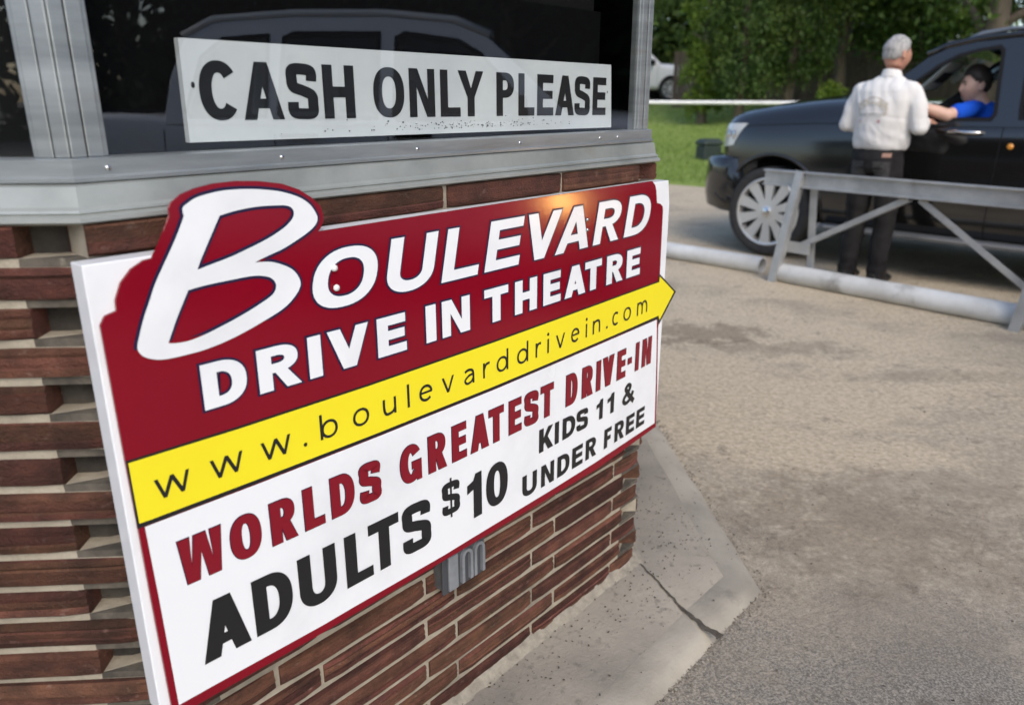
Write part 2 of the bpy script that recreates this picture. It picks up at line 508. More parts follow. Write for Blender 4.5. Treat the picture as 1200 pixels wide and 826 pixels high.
SIGN_TEXT = {
 'drive_in': [('D', -1.302, -1.2328, 0.9391, 0.9386, 1.0072, 1.0071), ('R', -1.2141, -1.1401, 0.9385, 0.9381, 1.007, 1.007), ('I', -1.1249, -1.1002, 0.9381, 0.938, 1.007, 1.0071), ('V', -1.0872, -1.0039, 0.938, 0.9379, 1.0071, 1.0073), ('E', -0.9857, -0.9206, 0.938, 0.9381, 1.0073, 1.0076), ('I', -0.8732, -0.8481, 0.9383, 0.9384, 1.0078, 1.008), ('N', -0.8328, -0.759, 0.9385, 0.939, 1.008, 1.0086), ('T', -0.7182, -0.6475, 0.9393, 0.94, 1.0089, 1.0095), ('H', -0.6269, -0.5559, 0.9402, 0.9411, 1.0097, 1.0105), ('E', -0.5348, -0.4743, 0.9414, 0.9424, 1.0107, 1.0114), ('A', -0.4598, -0.3821, 0.9426, 0.944, 1.0116, 1.0127), ('T', -0.3845, -0.319, 0.9439, 0.9452, 1.0126, 1.0136), ('R', -0.2982, -0.229, 0.9456, 0.9472, 1.014, 1.0151), ('E', -0.2129, -0.1522, 0.9476, 0.9491, 1.0154, 1.0165)],
 'boulevard': [('O', -1.1159, -0.9881, 1.0433, 1.0432, 1.1381, 1.1386), ('U', -0.9653, -0.856, 1.0433, 1.0436, 1.1387, 1.1392), ('L', -0.8322, -0.7366, 1.0436, 1.0441, 1.1393, 1.1398), ('E', -0.7176, -0.6165, 1.0442, 1.0449, 1.1399, 1.1406), ('V', -0.6053, -0.4939, 1.0452, 1.0463, 1.1408, 1.1416), ('A', -0.4973, -0.3768, 1.0461, 1.0475, 1.1414, 1.1424), ('R', -0.3587, -0.2562, 1.0477, 1.0494, 1.1426, 1.1436), ('D', -0.2322, -0.1271, 1.0496, 1.0517, 1.1438, 1.145)],
 'url': [('w', -1.3879, -1.3369, 0.831, 0.8302, 0.8621, 0.8613), ('w', -1.306, -1.2535, 0.8297, 0.8291, 0.8609, 0.8603), ('w', -1.223, -1.1702, 0.8288, 0.8283, 0.86, 0.8596), ('.', -1.1491, -1.1397, 0.8281, 0.8281, 0.8594, 0.8594), ('b', -1.1147, -1.0795, 0.8279, 0.8277, 0.8592, 0.8591), ('o', -1.048, -1.0131, 0.8276, 0.8275, 0.859, 0.859), ('u', -0.9821, -0.9517, 0.8275, 0.8275, 0.859, 0.859), ('l', -0.9252, -0.9197, 0.8275, 0.8275, 0.8591, 0.8591), ('e', -0.896, -0.863, 0.8276, 0.8277, 0.8592, 0.8594), ('v', -0.8382, -0.8057, 0.8278, 0.828, 0.8596, 0.8598), ('a', -0.7783, -0.7495, 0.8282, 0.8284, 0.8601, 0.8604), ('r', -0.724, -0.7048, 0.8286, 0.8288, 0.8606, 0.8609), ('d', -0.6837, -0.6477, 0.8291, 0.8295, 0.8611, 0.8617), ('d', -0.6197, -0.583, 0.8299, 0.8304, 0.8621, 0.8627), ('r', -0.5585, -0.5403, 0.8308, 0.8311, 0.8632, 0.8635), ('i', -0.5193, -0.5112, 0.8314, 0.8316, 0.8639, 0.8641), ('v', -0.4873, -0.4543, 0.832, 0.8327, 0.8646, 0.8653), ('e', -0.4312, -0.3997, 0.8332, 0.8338, 0.8659, 0.8667), ('i', -0.3768, -0.3675, 0.8344, 0.8346, 0.8673, 0.8675), ('n', -0.3469, -0.3165, 0.8351, 0.8359, 0.8681, 0.8689), ('.', -0.2945, -0.2805, 0.8364, 0.8368, 0.8696, 0.87), ('c', -0.2654, -0.2381, 0.8372, 0.838, 0.8705, 0.8713), ('o', -0.2168, -0.1829, 0.8386, 0.8396, 0.872, 0.8732), ('m', -0.1548, -0.106, 0.8405, 0.8421, 0.8742, 0.8759)],
 'worlds': [('W', -1.37, -1.3023, 0.6815, 0.6799, 0.7562, 0.7551), ('O', -1.2903, -1.2381, 0.6797, 0.6787, 0.7549, 0.7542), ('R', -1.2208, -1.1739, 0.6784, 0.6776, 0.754, 0.7535), ('L', -1.1589, -1.1191, 0.6774, 0.6769, 0.7534, 0.7531), ('D', -1.105, -1.0555, 0.6767, 0.6763, 0.753, 0.7527), ('S', -1.0427, -0.9972, 0.6762, 0.6759, 0.7527, 0.7526), ('G', -0.9499, -0.8973, 0.6757, 0.6756, 0.7525, 0.7526), ('R', -0.8796, -0.8315, 0.6756, 0.6758, 0.7527, 0.7529), ('E', -0.8159, -0.7744, 0.6758, 0.6761, 0.753, 0.7533), ('A', -0.763, -0.7092, 0.6761, 0.6766, 0.7534, 0.7539), ('T', -0.7089, -0.6622, 0.6766, 0.6772, 0.7539, 0.7544), ('E', -0.6461, -0.6044, 0.6774, 0.678, 0.7546, 0.7552), ('S', -0.5931, -0.5473, 0.6782, 0.679, 0.7554, 0.7562), ('T', -0.5384, -0.492, 0.6792, 0.6801, 0.7564, 0.7572), ('D', -0.4456, -0.4009, 0.6812, 0.6823, 0.7582, 0.7593), ('R', -0.383, -0.3382, 0.6828, 0.6841, 0.7597, 0.7609), ('I', -0.3247, -0.3062, 0.6845, 0.6851, 0.7612, 0.7618), ('V', -0.2976, -0.2489, 0.6854, 0.687, 0.762, 0.7634), ('E', -0.2343, -0.1952, 0.6876, 0.689, 0.7639, 0.7652), ('-', -0.1858, -0.1675, 0.6894, 0.6901, 0.7655, 0.7661), ('I', -0.15, -0.1336, 0.6908, 0.6914, 0.7667, 0.7673), ('N', -0.1175, -0.0725, 0.6921, 0.6941, 0.7679, 0.7695)],
 'adults': [('A', -1.3562, -1.2759, 0.5334, 0.5309, 0.6369, 0.6348), ('D', -1.2662, -1.1945, 0.5306, 0.5288, 0.6346, 0.633), ('U', -1.1815, -1.1048, 0.5285, 0.5271, 0.6327, 0.6313), ('L', -1.0857, -1.0251, 0.5268, 0.526, 0.631, 0.6301), ('T', -1.0326, -0.9604, 0.5261, 0.5255, 0.6302, 0.6293), ('S', -0.952, -0.8793, 0.5255, 0.5253, 0.6292, 0.6286), ('$', -0.8484, -0.796, 0.5595, 0.5598, 0.6431, 0.6429), ('1', -0.7763, -0.7327, 0.5257, 0.5261, 0.6282, 0.6281), ('0', -0.7193, -0.6503, 0.5263, 0.5273, 0.6281, 0.6283)],
 'kids': [('K', -0.5426, -0.4903, 0.5972, 0.5988, 0.6553, 0.6545), ('I', -0.4852, -0.4694, 0.599, 0.5995, 0.6545, 0.6544), ('D', -0.456, -0.4061, 0.5999, 0.6013, 0.6544, 0.6548), ('S', -0.4012, -0.3545, 0.6015, 0.6028, 0.6548, 0.6558), ('1', -0.3186, -0.2909, 0.6038, 0.6046, 0.657, 0.6581), ('1', -0.2713, -0.2414, 0.6051, 0.6059, 0.659, 0.6606), ('&', -0.2026, -0.1483, 0.6069, 0.6083, 0.6631, 0.6671)],
 'under': [('U', -0.6005, -0.549, 0.5056, 0.5063, 0.5602, 0.5609), ('N', -0.5338, -0.4853, 0.5066, 0.5076, 0.5611, 0.5619), ('D', -0.4732, -0.4252, 0.5079, 0.5091, 0.5622, 0.5633), ('E', -0.415, -0.3714, 0.5094, 0.5107, 0.5635, 0.5647), ('R', -0.3596, -0.3135, 0.5111, 0.5127, 0.5651, 0.5665), ('F', -0.2799, -0.2472, 0.514, 0.5153, 0.5677, 0.5689), ('R', -0.233, -0.1879, 0.5159, 0.518, 0.5695, 0.5714), ('E', -0.1795, -0.139, 0.5184, 0.5204, 0.5717, 0.5736), ('E', -0.1295, -0.088, 0.5209, 0.5232, 0.5741, 0.5762)],
 'cash': [('C', -1.196, -1.1336, 1.3317, 1.3317, 1.4153, 1.4155), ('A', -1.1286, -1.058, 1.3317, 1.3316, 1.4155, 1.4155), ('S', -1.0503, -0.9932, 1.3316, 1.3315, 1.4155, 1.4156), ('H', -0.9821, -0.9182, 1.3314, 1.3313, 1.4156, 1.4155), ('O', -0.8776, -0.8066, 1.3311, 1.3309, 1.4155, 1.4153), ('N', -0.7947, -0.7311, 1.3308, 1.3306, 1.4153, 1.4151), ('L', -0.7171, -0.6637, 1.3305, 1.3302, 1.415, 1.4148), ('Y', -0.6697, -0.5982, 1.3303, 1.3299, 1.4148, 1.4145), ('P', -0.5595, -0.5049, 1.3296, 1.3293, 1.4143, 1.414), ('L', -0.491, -0.4378, 1.3292, 1.3288, 1.4139, 1.4135), ('E', -0.429, -0.3721, 1.3288, 1.3283, 1.4134, 1.413), ('A', -0.3654, -0.2955, 1.3283, 1.3277, 1.4129, 1.4123), ('S', -0.294, -0.2338, 1.3277, 1.3272, 1.4123, 1.4117), ('E', -0.2232, -0.1683, 1.3271, 1.3266, 1.4116, 1.4111)],
}
SIGN_SHAPE = {
 'B': [(-1.2959, 1.2148), (-1.2961, 1.2252), (-1.2873, 1.2318), (-1.2747, 1.2374), (-1.2531, 1.2415), (-1.2295, 1.2433), (-1.1986, 1.2421), (-1.172, 1.239), (-1.1428, 1.2331), (-1.1166, 1.2233), (-1.0997, 1.2117), (-1.0899, 1.1979), (-1.0876, 1.189), (-1.0915, 1.1807), (-1.1036, 1.1717), (-1.1269, 1.161), (-1.1534, 1.1508), (-1.1828, 1.1433), (-1.2, 1.1381), (-1.1821, 1.1365), (-1.1651, 1.1321), (-1.1402, 1.1189), (-1.1278, 1.1005), (-1.1314, 1.0846), (-1.1553, 1.0645), (-1.1926, 1.0503), (-1.24, 1.0366), (-1.2843, 1.0287), (-1.3205, 1.0273), (-1.3499, 1.0286), (-1.3676, 1.0343), (-1.3777, 1.0422), (-1.3813, 1.0531), (-1.3753, 1.0707), (-1.3671, 1.0907), (-1.3565, 1.1116), (-1.346, 1.1326), (-1.3302, 1.1574), (-1.3185, 1.1753), (-1.3065, 1.1949)],
 'B1': [(-1.2455, 1.2101), (-1.2194, 1.2144), (-1.1891, 1.2165), (-1.1561, 1.2153), (-1.1372, 1.2128), (-1.1291, 1.2061), (-1.1292, 1.1969), (-1.1399, 1.1863), (-1.1563, 1.1774), (-1.18, 1.1679), (-1.2084, 1.1594), (-1.2358, 1.1518), (-1.2673, 1.1454), (-1.2867, 1.1413), (-1.2792, 1.1558)],
 'B2': [(-1.3032, 1.1157), (-1.2834, 1.1178), (-1.2615, 1.1188), (-1.2355, 1.1192), (-1.2131, 1.1195), (-1.1954, 1.1179), (-1.177, 1.1116), (-1.1694, 1.0997), (-1.1768, 1.0863), (-1.2047, 1.0741), (-1.2333, 1.0643), (-1.2608, 1.0565), (-1.2874, 1.0498), (-1.3128, 1.046), (-1.3319, 1.0472), (-1.3403, 1.0492), (-1.324, 1.0808)],
 'face': [(-1.0874, 1.1685), (-1.0829, 1.1728), (-1.0766, 1.1825), (-1.0755, 1.1946), (-1.0797, 1.2072), (-1.0947, 1.2214), (-1.1154, 1.2349), (-1.1433, 1.2453), (-1.1797, 1.2516), (-1.2145, 1.2542), (-1.2483, 1.2533), (-1.2755, 1.249), (-1.2951, 1.2429), (-1.3087, 1.2338), (-1.3134, 1.2269), (-1.3141, 1.2167), (-1.3202, 1.2055), (-1.3325, 1.1833), (-1.3441, 1.1655), (-1.3555, 1.1643), (-1.3726, 1.1559), (-1.3881, 1.1403), (-1.3978, 1.1192), (-1.3987, 1.1056), (-1.4135, 1.102), (-1.4208, 1.0908), (-1.4192, 0.9018), (-1.4175, 0.7999), (-1.4164, 0.6873), (-1.4131, 0.4712), (-1.1401, 0.4659), (-0.7452, 0.4661), (-0.3031, 0.4681), (-0.0213, 0.4911), (-0.0241, 0.5691), (-0.0413, 0.7846), (-0.0395, 0.7954), (0.0395, 0.8689), (-0.0495, 0.9313), (-0.0516, 1.0192), (-0.0531, 1.0959), (-0.0556, 1.1062), (-0.0676, 1.1138), (-0.0845, 1.1175), (-0.0906, 1.1473), (-0.0975, 1.1617), (-0.1118, 1.1727), (-0.5274, 1.172), (-0.8608, 1.1701)],
 'yellow': [(-1.4163, 0.8989), (-1.2556, 0.8952), (-1.0093, 0.8939), (-0.6866, 0.8972), (-0.5214, 0.9004), (-0.0518, 0.9109), (-0.0509, 0.9255), (0.0293, 0.8703), (-0.0389, 0.8054), (-0.0457, 0.819), (-0.2511, 0.8127), (-0.5193, 0.8058), (-0.6875, 0.8027), (-1.0008, 0.8014), (-1.236, 0.8035), (-1.3968, 0.8061), (-1.4153, 0.807)],
 'black': [(-1.4187, 0.9027), (-1.2551, 0.8991), (-1.009, 0.8977), (-0.6865, 0.9013), (-0.5215, 0.9041), (-0.0574, 0.9148), (-0.0545, 0.9339), (0.0405, 0.8687), (-0.0392, 0.7932), (-0.0498, 0.8101), (-0.2506, 0.8067), (-0.5191, 0.7993), (-0.6876, 0.7961), (-1.0013, 0.7953), (-1.2368, 0.7969), (-1.3979, 0.7992), (-1.4187, 0.7998)],
 'white': [(-1.4089, 0.7987), (-1.2369, 0.7955), (-1.0013, 0.7942), (-0.6876, 0.7952), (-0.5191, 0.7983), (-0.0519, 0.8093), (-0.0417, 0.6983), (-0.0301, 0.5056), (-0.3193, 0.4898), (-0.5122, 0.4842), (-0.7589, 0.4807), (-0.846, 0.4788), (-1.0816, 0.4815), (-1.1387, 0.4813), (-1.348, 0.488), (-1.4032, 0.4891), (-1.4061, 0.6817)],
 'screws': [(-1.0643, 1.1085), (-1.063, 1.0764), (-0.385, 1.1098), (-0.3838, 1.0869)],
}
# ------------------------------------------------------------------ frames of the place
P0 = Vector((0.37792, 2.03259, 0))           # right-hand brick corner of the sign wall, on the ground
DV = Vector((0.65773, 0.75326, 0)); NV = Vector((0.75326, -0.65773, 0))
WROT = math.atan2(DV.y, DV.x)
SIDE = 1.404; APO = SIDE * 1.20711
BC = P0 - DV * SIDE / 2 - NV * APO           # centre of the octagonal booth
def oct_ring(d, z, cham=0.0):
    a = APO + d; h = a * math.tan(R(22.5)); out = []
    for k in range(8):
        th = R(-90 + 45 * k); n = Vector((math.cos(th), math.sin(th))); t = Vector((-n.y, n.x))
        if cham > 0:
            p, q = n * a - t * (h - cham), n * a + t * (h - cham)
            out += [(p.x, p.y, z), (q.x, q.y, z)]
        else:
            p = n * a - t * h; out.append((p.x, p.y, z))
    return out
def face_pt(k, x, d, z):
    """x along face k of the octagon (from its middle, to the right), d outwards from the brick plane"""
    th = R(-90 + 45 * k); n = Vector((math.cos(th), math.sin(th))); t = Vector((-n.y, n.x))
    p = n * (APO + d) + t * x
    return (p.x, p.y, z)

# ------------------------------------------------------------------ ground, lawn, pavement
def ground_material():
    m = bpy.data.materials.new('worn_drive'); m.use_nodes = True
    nt = m.node_tree; N, L = nt.nodes, nt.links; b = N['Principled BSDF']
    b.inputs['Roughness'].default_value = .92; b.inputs['Specular IOR Level'].default_value = .25
    tc = N.new('ShaderNodeTexCoord')
    def noise_(s, det=6, rough=.6, st=(1, 1, 1), rot=0):
        mp = N.new('ShaderNodeMapping'); mp.inputs['Scale'].default_value = st; mp.inputs['Rotation'].default_value = (0, 0, rot)
        L.new(tc.outputs['Object'], mp.inputs[0])
        t = N.new('ShaderNodeTexNoise'); t.inputs['Scale'].default_value = s; t.inputs['Detail'].default_value = det; t.inputs['Roughness'].default_value = rough
        L.new(mp.outputs[0], t.inputs['Vector']); return t.outputs[0]
    def rng_(src, a, b_, c=0, d=1):
        r = N.new('ShaderNodeMapRange'); r.inputs[1].default_value = a; r.inputs[2].default_value = b_; r.inputs[3].default_value = c; r.inputs[4].default_value = d
        L.new(src, r.inputs[0]); return r.outputs[0]
    def mixc(f, a, b_):
        x = N.new('ShaderNodeMix'); x.data_type = 'RGBA'; L.new(f, x.inputs[0])
        for i, v in ((6, a), (7, b_)):
            if isinstance(v, tuple): x.inputs[i].default_value = (*v, 1)
            else: L.new(v, x.inputs[i])
        return x.outputs[2]
    def math_(op, a, b_):
        x = N.new('ShaderNodeMath'); x.operation = op; x.use_clamp = True
        for i, v in enumerate((a, b_)):
            if isinstance(v, (int, float)): x.inputs[i].default_value = v
            else: L.new(v, x.inputs[i])
        return x.outputs[0]
    sp = N.new('ShaderNodeSeparateXYZ'); L.new(tc.outputs['Object'], sp.inputs[0])
    # asphalt shows through the dirt beside the booth; dirt lies thicker further out
    dist = math_('ADD', rng_(sp.outputs[1], .9, 3.3), rng_(noise_(1.1, 4), .3, .7, -.32, .32))
    fine = noise_(170, 3, .75); grit = noise_(44, 7, .75)
    asphalt = mixc(rng_(fine, .40, .62), (.125, .115, .10), (.36, .325, .27))
    dirt = mixc(rng_(grit, .36, .66), (.37, .305, .212), (.67, .565, .42))
    base = mixc(rng_(math_('ADD', math_('MULTIPLY', dist, .8), math_('MULTIPLY', grit, .35)), .30, .88), asphalt, dirt)
    patch = rng_(noise_(.9, 7, .65, (1, 1.6, 1), .8), .50, .68)
    base = mixc(math_('MULTIPLY', patch, .7), base, (.24, .205, .16))
    blot = rng_(noise_(6.5, 7, .75), .58, .66)
    base = mixc(math_('MULTIPLY', blot, .50), base, (.12, .10, .08))
    pale = rng_(noise_(2.3, 6, .65, (1, 2.2, 1), -.82), .55, .75)
    base = mixc(math_('MULTIPLY', pale, .40), base, (.54, .465, .355))
    # old spills where the lane meets the booth, ragged at the edges
    for (cx, cy, rx, ry, amt) in ((1.15, 4.55, .42, .24, .55), (1.55, 4.25, .5, .14, .3), (2.35, 3.75, .9, .10, .2), (3.0, 3.5, .6, .12, .22), (1.2, 2.3, .5, .35, .35)):
        sb = N.new('ShaderNodeVectorMath'); sb.operation = 'SUBTRACT'; sb.inputs[1].default_value = (cx, cy, 0); L.new(tc.outputs['Object'], sb.inputs[0])
        ml = N.new('ShaderNodeVectorMath'); ml.operation = 'MULTIPLY'; ml.inputs[1].default_value = (1 / rx, 1 / ry, 0); L.new(sb.outputs[0], ml.inputs[0])
        ln = N.new('ShaderNodeVectorMath'); ln.operation = 'LENGTH'; L.new(ml.outputs[0], ln.inputs[0])
        jn = rng_(noise_(7, 7, .75), .3, .7, -.9, .9)
        m1 = N.new('ShaderNodeMath'); m1.operation = 'ADD'; L.new(ln.outputs['Value'], m1.inputs[0]); L.new(jn, m1.inputs[1])
        base = mixc(math_('MULTIPLY', rng_(m1.outputs[0], .55, 1.15, 1, 0), amt), base, (.13, .098, .068))
    peb = N.new('ShaderNodeTexVoronoi'); peb.inputs['Scale'].default_value = 75; L.new(tc.outputs['Object'], peb.inputs['Vector'])
    pebm = rng_(peb.outputs['Distance'], .12, .18, 1, 0)
    sel = rng_(noise_(19, 3), .52, .60)
    base = mixc(math_('MULTIPLY', math_('MULTIPLY', pebm, sel), .55), base, (.46, .42, .36))
    L.new(base, b.inputs['Base Color'])
    hsum = math_('ADD', math_('MULTIPLY', fine, .5), math_('MULTIPLY', grit, .5))
    bp = N.new('ShaderNodeBump'); bp.inputs['Strength'].default_value = .75; bp.inputs['Distance'].default_value = .012
    L.new(hsum, bp.inputs['Height']); L.new(bp.outputs[0], b.inputs['Normal'])
    return m

def gz(x, y):
    """small undulation of the drive near the camera"""
    return 0.006 * noise.noise((x * .9, y * .9, 0)) + .003 * noise.noise((x * 3.1, y * 3.1, 5))
mb = MB()
xs = [-600, -150, -40, -12] + [i * .5 - 6 for i in range(37)] + [16, 30, 80, 200, 600]
ys = [-600, -120, -30, -8] + [i * .5 - 5 for i in range(43)] + [20, 30, 60, 150, 900]
rows = []
for y in ys:
    rows.append([(x, y, (gz(x, y) if abs(x) < 14 and -6 < y < 16 else 0) - .004) for x in xs])
mb.grid(rows)
g = mb.build('ground', ground_material(), smooth=True)
g['kind'] = 'structure'

LDV = Vector((0.68479, -0.72874, 0)); LNV = Vector((0.72874, 0.68479, 0))   # along the lane (towards its entrance) and across it
LAWN0 = Vector((2.45, 13.6, 0))
def lawn_h(q):
    t = min(max((q - .2) / 17.0, 0), 1); return .035 + 1.36 * (t * t * (3 - 2 * t))
mb = MB(); rows = []
qs = [0, .08, .25, .6, 1, 1.5] + [2 + i for i in range(18)] + [24, 30, 45, 80, 200, 700]
ps = [-500, -150, -60, -30] + [-24 + i * 1.0 for i in range(49)] + [30, 40, 60, 150, 500]
for q in qs:
    row = []
    for p in ps:
        w = (.22 * noise.noise((p * .35, 3.1, 0)) + .10 * noise.noise((p * 1.3, 9.0, 0))) if q < .5 else 0
        v = LAWN0 + LDV * p + LNV * (q + w)
        z = lawn_h(q) + (.05 * noise.noise((v.x * .3, v.y * .3, 2)) if q > 1 else 0)
        if q == 0: z = -.05
        row.append((v.x, v.y, z))
    rows.append(row)
mb.grid(rows)
lawn = mb.build('lawn', mat('lawn_green', (.17, .245, .05), (.26, .33, .085), rough=.9, scale=2.2, detail=8, bump=.6, bscale=60, bdist=.03, spec=.2,
                            c3=(.24, .27, .10), s3=.5, lo3=.55, hi3=.75), smooth=True)
lawn['kind'] = 'structure'
lawn_bvh = bvh_of(lawn)
def lawn_z(x, y):
    h = lawn_bvh.ray_cast(Vector((x, y, 50)), Vector((0, 0, -1)))
    return h[0].z if h[0] else 0.0

# grass blades along the visible strip
mb = MB()
for i in range(26000):
    p = random.uniform(-9, 9); q = abs(random.gauss(0, 1)) * 4.5 + .05
    if q > 15: continue
    v = LAWN0 + LDV * p + LNV * q
    z = lawn_z(v.x, v.y) - .01
    h = random.uniform(.05, .11); w = random.uniform(.004, .009) * (1 + q * .12); a = random.uniform(0, 6.283); l = random.uniform(0, .06); la = random.uniform(0, 6.283)
    dx, dy = math.cos(a) * w, math.sin(a) * w
    mb.add([(v.x - dx, v.y - dy, z), (v.x + dx, v.y + dy, z), (v.x + math.cos(la) * l, v.y + math.sin(la) * l, z + h)], [(0, 1, 2)])
gr = mb.build('grass', mat('grass_blade', (.17, .25, .05), rough=.7, island=.4, spec=.2, transl=.3))
tag(gr, 'short green grass on the lawn beyond the lane', 'grass', kind='stuff')

# far road behind the lawn
mb = MB(); rows = []
for p in [-300, -100, -40, -20, -10, 0, 10, 20, 40, 100, 300]:
    row = []
    for q in (22.2, 24, 26, 28.0):
        v = LAWN0 + Vector((1, -.12, 0)).normalized() * p + Vector((.12, 1, 0)).normalized() * (q - 6)
        row.append((v.x, v.y, 1.425))
    rows.append(row)
mb.grid(rows)
mb.build('road', mat('far_road', (.30, .28, .25), (.38, .36, .32), rough=.9, scale=1.2))['kind'] = 'structure'

# concrete apron round the booth
conc = mat('apron_concrete', (.38, .34, .275), (.22, .20, .168), rough=.9, scale=1.9, detail=9, bump=.6, bscale=85, bdist=.005, spec=.25, c3=(.15, .135, .115), s3=30, lo3=.575, hi3=.72)
conc_lip = mat('apron_edge_concrete', (.39, .355, .29), (.24, .22, .182), rough=.88, scale=3, detail=9, bump=.5, bscale=110, bdist=.004, spec=.25, c3=(.17, .155, .13), s3=9, lo3=.60, hi3=.78)
def apron_ring(d, z, n=14):
    base = oct_ring(d, z); out = []
    for i in range(8):
        a, b_ = Vector(base[i]), Vector(base[(i + 1) % 8])
        for k in range(n):
            p = a.lerp(b_, k / n)
            f = min(k, n - k)
            jn = noise.noise((p.x * 4, p.y * 4, d * 9)) * .008 + noise.noise((p.x * 17, p.y * 17, d * 5)) * .004
            u = Vector((p.x, p.y, 0)).normalized()
            p = p + u * jn * (1 if d > .2 else .3)
            out.append((p.x, p.y, z + noise.noise((p.x * 2, p.y * 2, 1)) * .0015))
    return out
apron = MB().rings([apron_ring(d, z) for d, z in ((-.14, .027), (.05, .030), (.225, .0285), (.2315, .027), (.238, .0265))], cap=False).build('pavement', conc, smooth=True, angle=50)
apron.location = BC; apron.rotation_euler = (0, 0, WROT); apron['kind'] = 'structure'
lip = MB().rings([apron_ring(d, z) for d, z in ((.236, .0262), (.2415, .0272), (.26, .0278), (.300, .0262), (.318, .019), (.333, .006), (.350, -.012))], cap=False).build('pavement_edge', conc_lip, smooth=True, angle=60)
lip.parent = apron

# rough fillet of mortar along the foot of the wall
m_ = MB(); rr_ = []
for d, z in ((-.02, .052), (.001, .047), (.008, .039), (.018, .0315), (.026, .026)):
    ring = []
    for p in apron_ring(d, z, 60):
        q = Vector((p[0], p[1])); w = noise.noise((q.x * 9, q.y * 9, 4)) * .010 + noise.noise((q.x * 31, q.y * 31, 6)) * .006
        u_ = q.normalized(); ring.append((p[0] + u_.x * w * (d > 0), p[1] + u_.y * w * (d > 0), p[2] + noise.noise((q.x * 24, q.y * 24, 1)) * .006 * (d < .04)))
    rr_.append(ring)
MB().rings(rr_, cap=False).build('mortar_fillet', mat('fillet_mortar', (.34, .31, .245), (.22, .195, .155), rough=.95, scale=40, detail=9, bump=.8, bscale=120, bdist=.004), apron, smooth=True)

# the crack that runs from the brick corner to the edge of the apron
def crack_mesh(pts, wid, z):
    m_ = MB(); L_ = []; R_ = []
    P = []
    for i in range(len(pts) - 1):
        a, b_ = Vector(pts[i]), Vector(pts[i + 1])
        for k in range(7): P.append((a.lerp(b_, k / 7), wid[i] + (wid[i + 1] - wid[i]) * k / 7))
    P.append((Vector(pts[-1]), wid[-1]))
    for i, (p, w) in enumerate(P):
        a = P[max(i - 1, 0)][0]; b_ = P[min(i + 1, len(P) - 1)][0]; t = (b_ - a).normalized(); n_ = Vector((-t.y, t.x))
        p = p + n_ * (noise.noise((p.x * 40, p.y * 40, 3)) * .007 + noise.noise((p.x * 110, p.y * 110, 3)) * .003)
        w = w * (1 + .6 * noise.noise((p.x * 60, p.y * 60, 8)))
        L_.append((p.x - n_.x * w, p.y - n_.y * w, z)); R_.append((p.x + n_.x * w, p.y + n_.y * w, z))
    return m_.grid([L_, R_])
ck = crack_mesh([(.385, 2.005), (.42, 1.93), (.452, 1.835), (.478, 1.775), (.512, 1.715), (.545, 1.672)], [.0022, .0028, .0035, .005, .008, .012], .0325)
crk = ck.build('crack', mat('crack_dirt', (.05, .042, .034), (.10, .085, .065), rough=1, scale=60))
Mi = Matrix.Translation(BC) @ Matrix.Rotation(WROT, 4, 'Z')
crk.parent = apron; crk.matrix_parent_inverse = Mi.inverted()

# wood chips and leaf crumbs scattered on the apron and the drive
mb = MB()
for i in range(900):
    if i < 560:
        u = random.uniform(-1.3, .3); d = abs(random.gauss(.05, .10)) + .02
        if d > .31: continue
        p = P0 + DV * u + NV * d
        if random.random() < .35:
            th = R(45); n2 = Matrix.Rotation(th, 3, 'Z') @ NV; d2 = Matrix.Rotation(th, 3, 'Z') @ DV
            p = P0 + d2 * random.uniform(.0, 1.0) + n2 * abs(random.gauss(.12, .09))
        z = .0335
    else:
        p = Vector((random.uniform(.3, 4.5), random.uniform(1.4, 5.5), 0)); z = gz(p.x, p.y) + .002
        if (p - P0).dot(NV) < .36 and p.x < .75: continue
    s_ = random.uniform(.0010, .0030) * (1 if i < 560 else 1.3); a = random.uniform(0, 6.28); l = s_ * random.uniform(.8, 2.4)
    mb.box((p.x, p.y, z), (l, s_, s_ * .5), Matrix.Rotation(a, 3, 'Z') @ Matrix.Rotation(random.uniform(-.4, .4), 3, 'X'))
dbr = mb.build('debris', mat('wood_crumb', (.055, .038, .025), rough=.95, island=.5))
tag(dbr, 'dark wood chips and leaf crumbs lying on the concrete apron and drive', 'debris', kind='stuff')

# loose grit and small stones on the drive, thickest along the edge of the apron
mb = MB()
def stone(p, s_):
    vs = []; n_ = 6
    for i, (h, r_) in enumerate(((-.3, .75), (.25, 1.0), (.75, .55))):
        for k in range(n_):
            a = 2 * math.pi * k / n_; q = r_ * s_ * random.uniform(.75, 1.2); vs.append((p[0] + q * math.cos(a), p[1] + q * math.sin(a), p[2] + h * s_ * .8))
    k0 = len(mb.v); mb.v += vs
    for i in range(2):
        for k in range(n_): mb.f.append((k0 + i * n_ + k, k0 + i * n_ + (k + 1) % n_, k0 + (i + 1) * n_ + (k + 1) % n_, k0 + (i + 1) * n_ + k))
    mb.f.append(tuple(k0 + 2 * n_ + k for k in range(n_)))
for i in range(2300):
    if i < 900:
        j = random.choice((0, 0, 1)); th = R(-90 + 45 * j); n_ = Vector((math.cos(th), math.sin(th), 0)); t_ = Vector((-n_.y, n_.x, 0))
        l_ = n_ * (APO + .338 + abs(random.gauss(0, .018))) + t_ * random.uniform(-.86, .86)
        p = Matrix.Rotation(WROT, 3, 'Z') @ l_ + BC; s_ = random.uniform(.0012, .0042)
    else:
        p = Vector((random.uniform(.2, 4.2), 1.2 + 4.2 * random.random() ** 1.3, 0)); s_ = random.uniform(.0012, .0040) * (1.6 if random.random() < .04 else 1)
        if (p - P0).dot(NV) < .35 and p.x < .8: continue
    stone((p.x, p.y, gz(p.x, p.y) - .003), s_)
gv = mb.build('gravel', mat('grit_stone', (.22, .195, .155), rough=.9, island=.6), smooth=False)
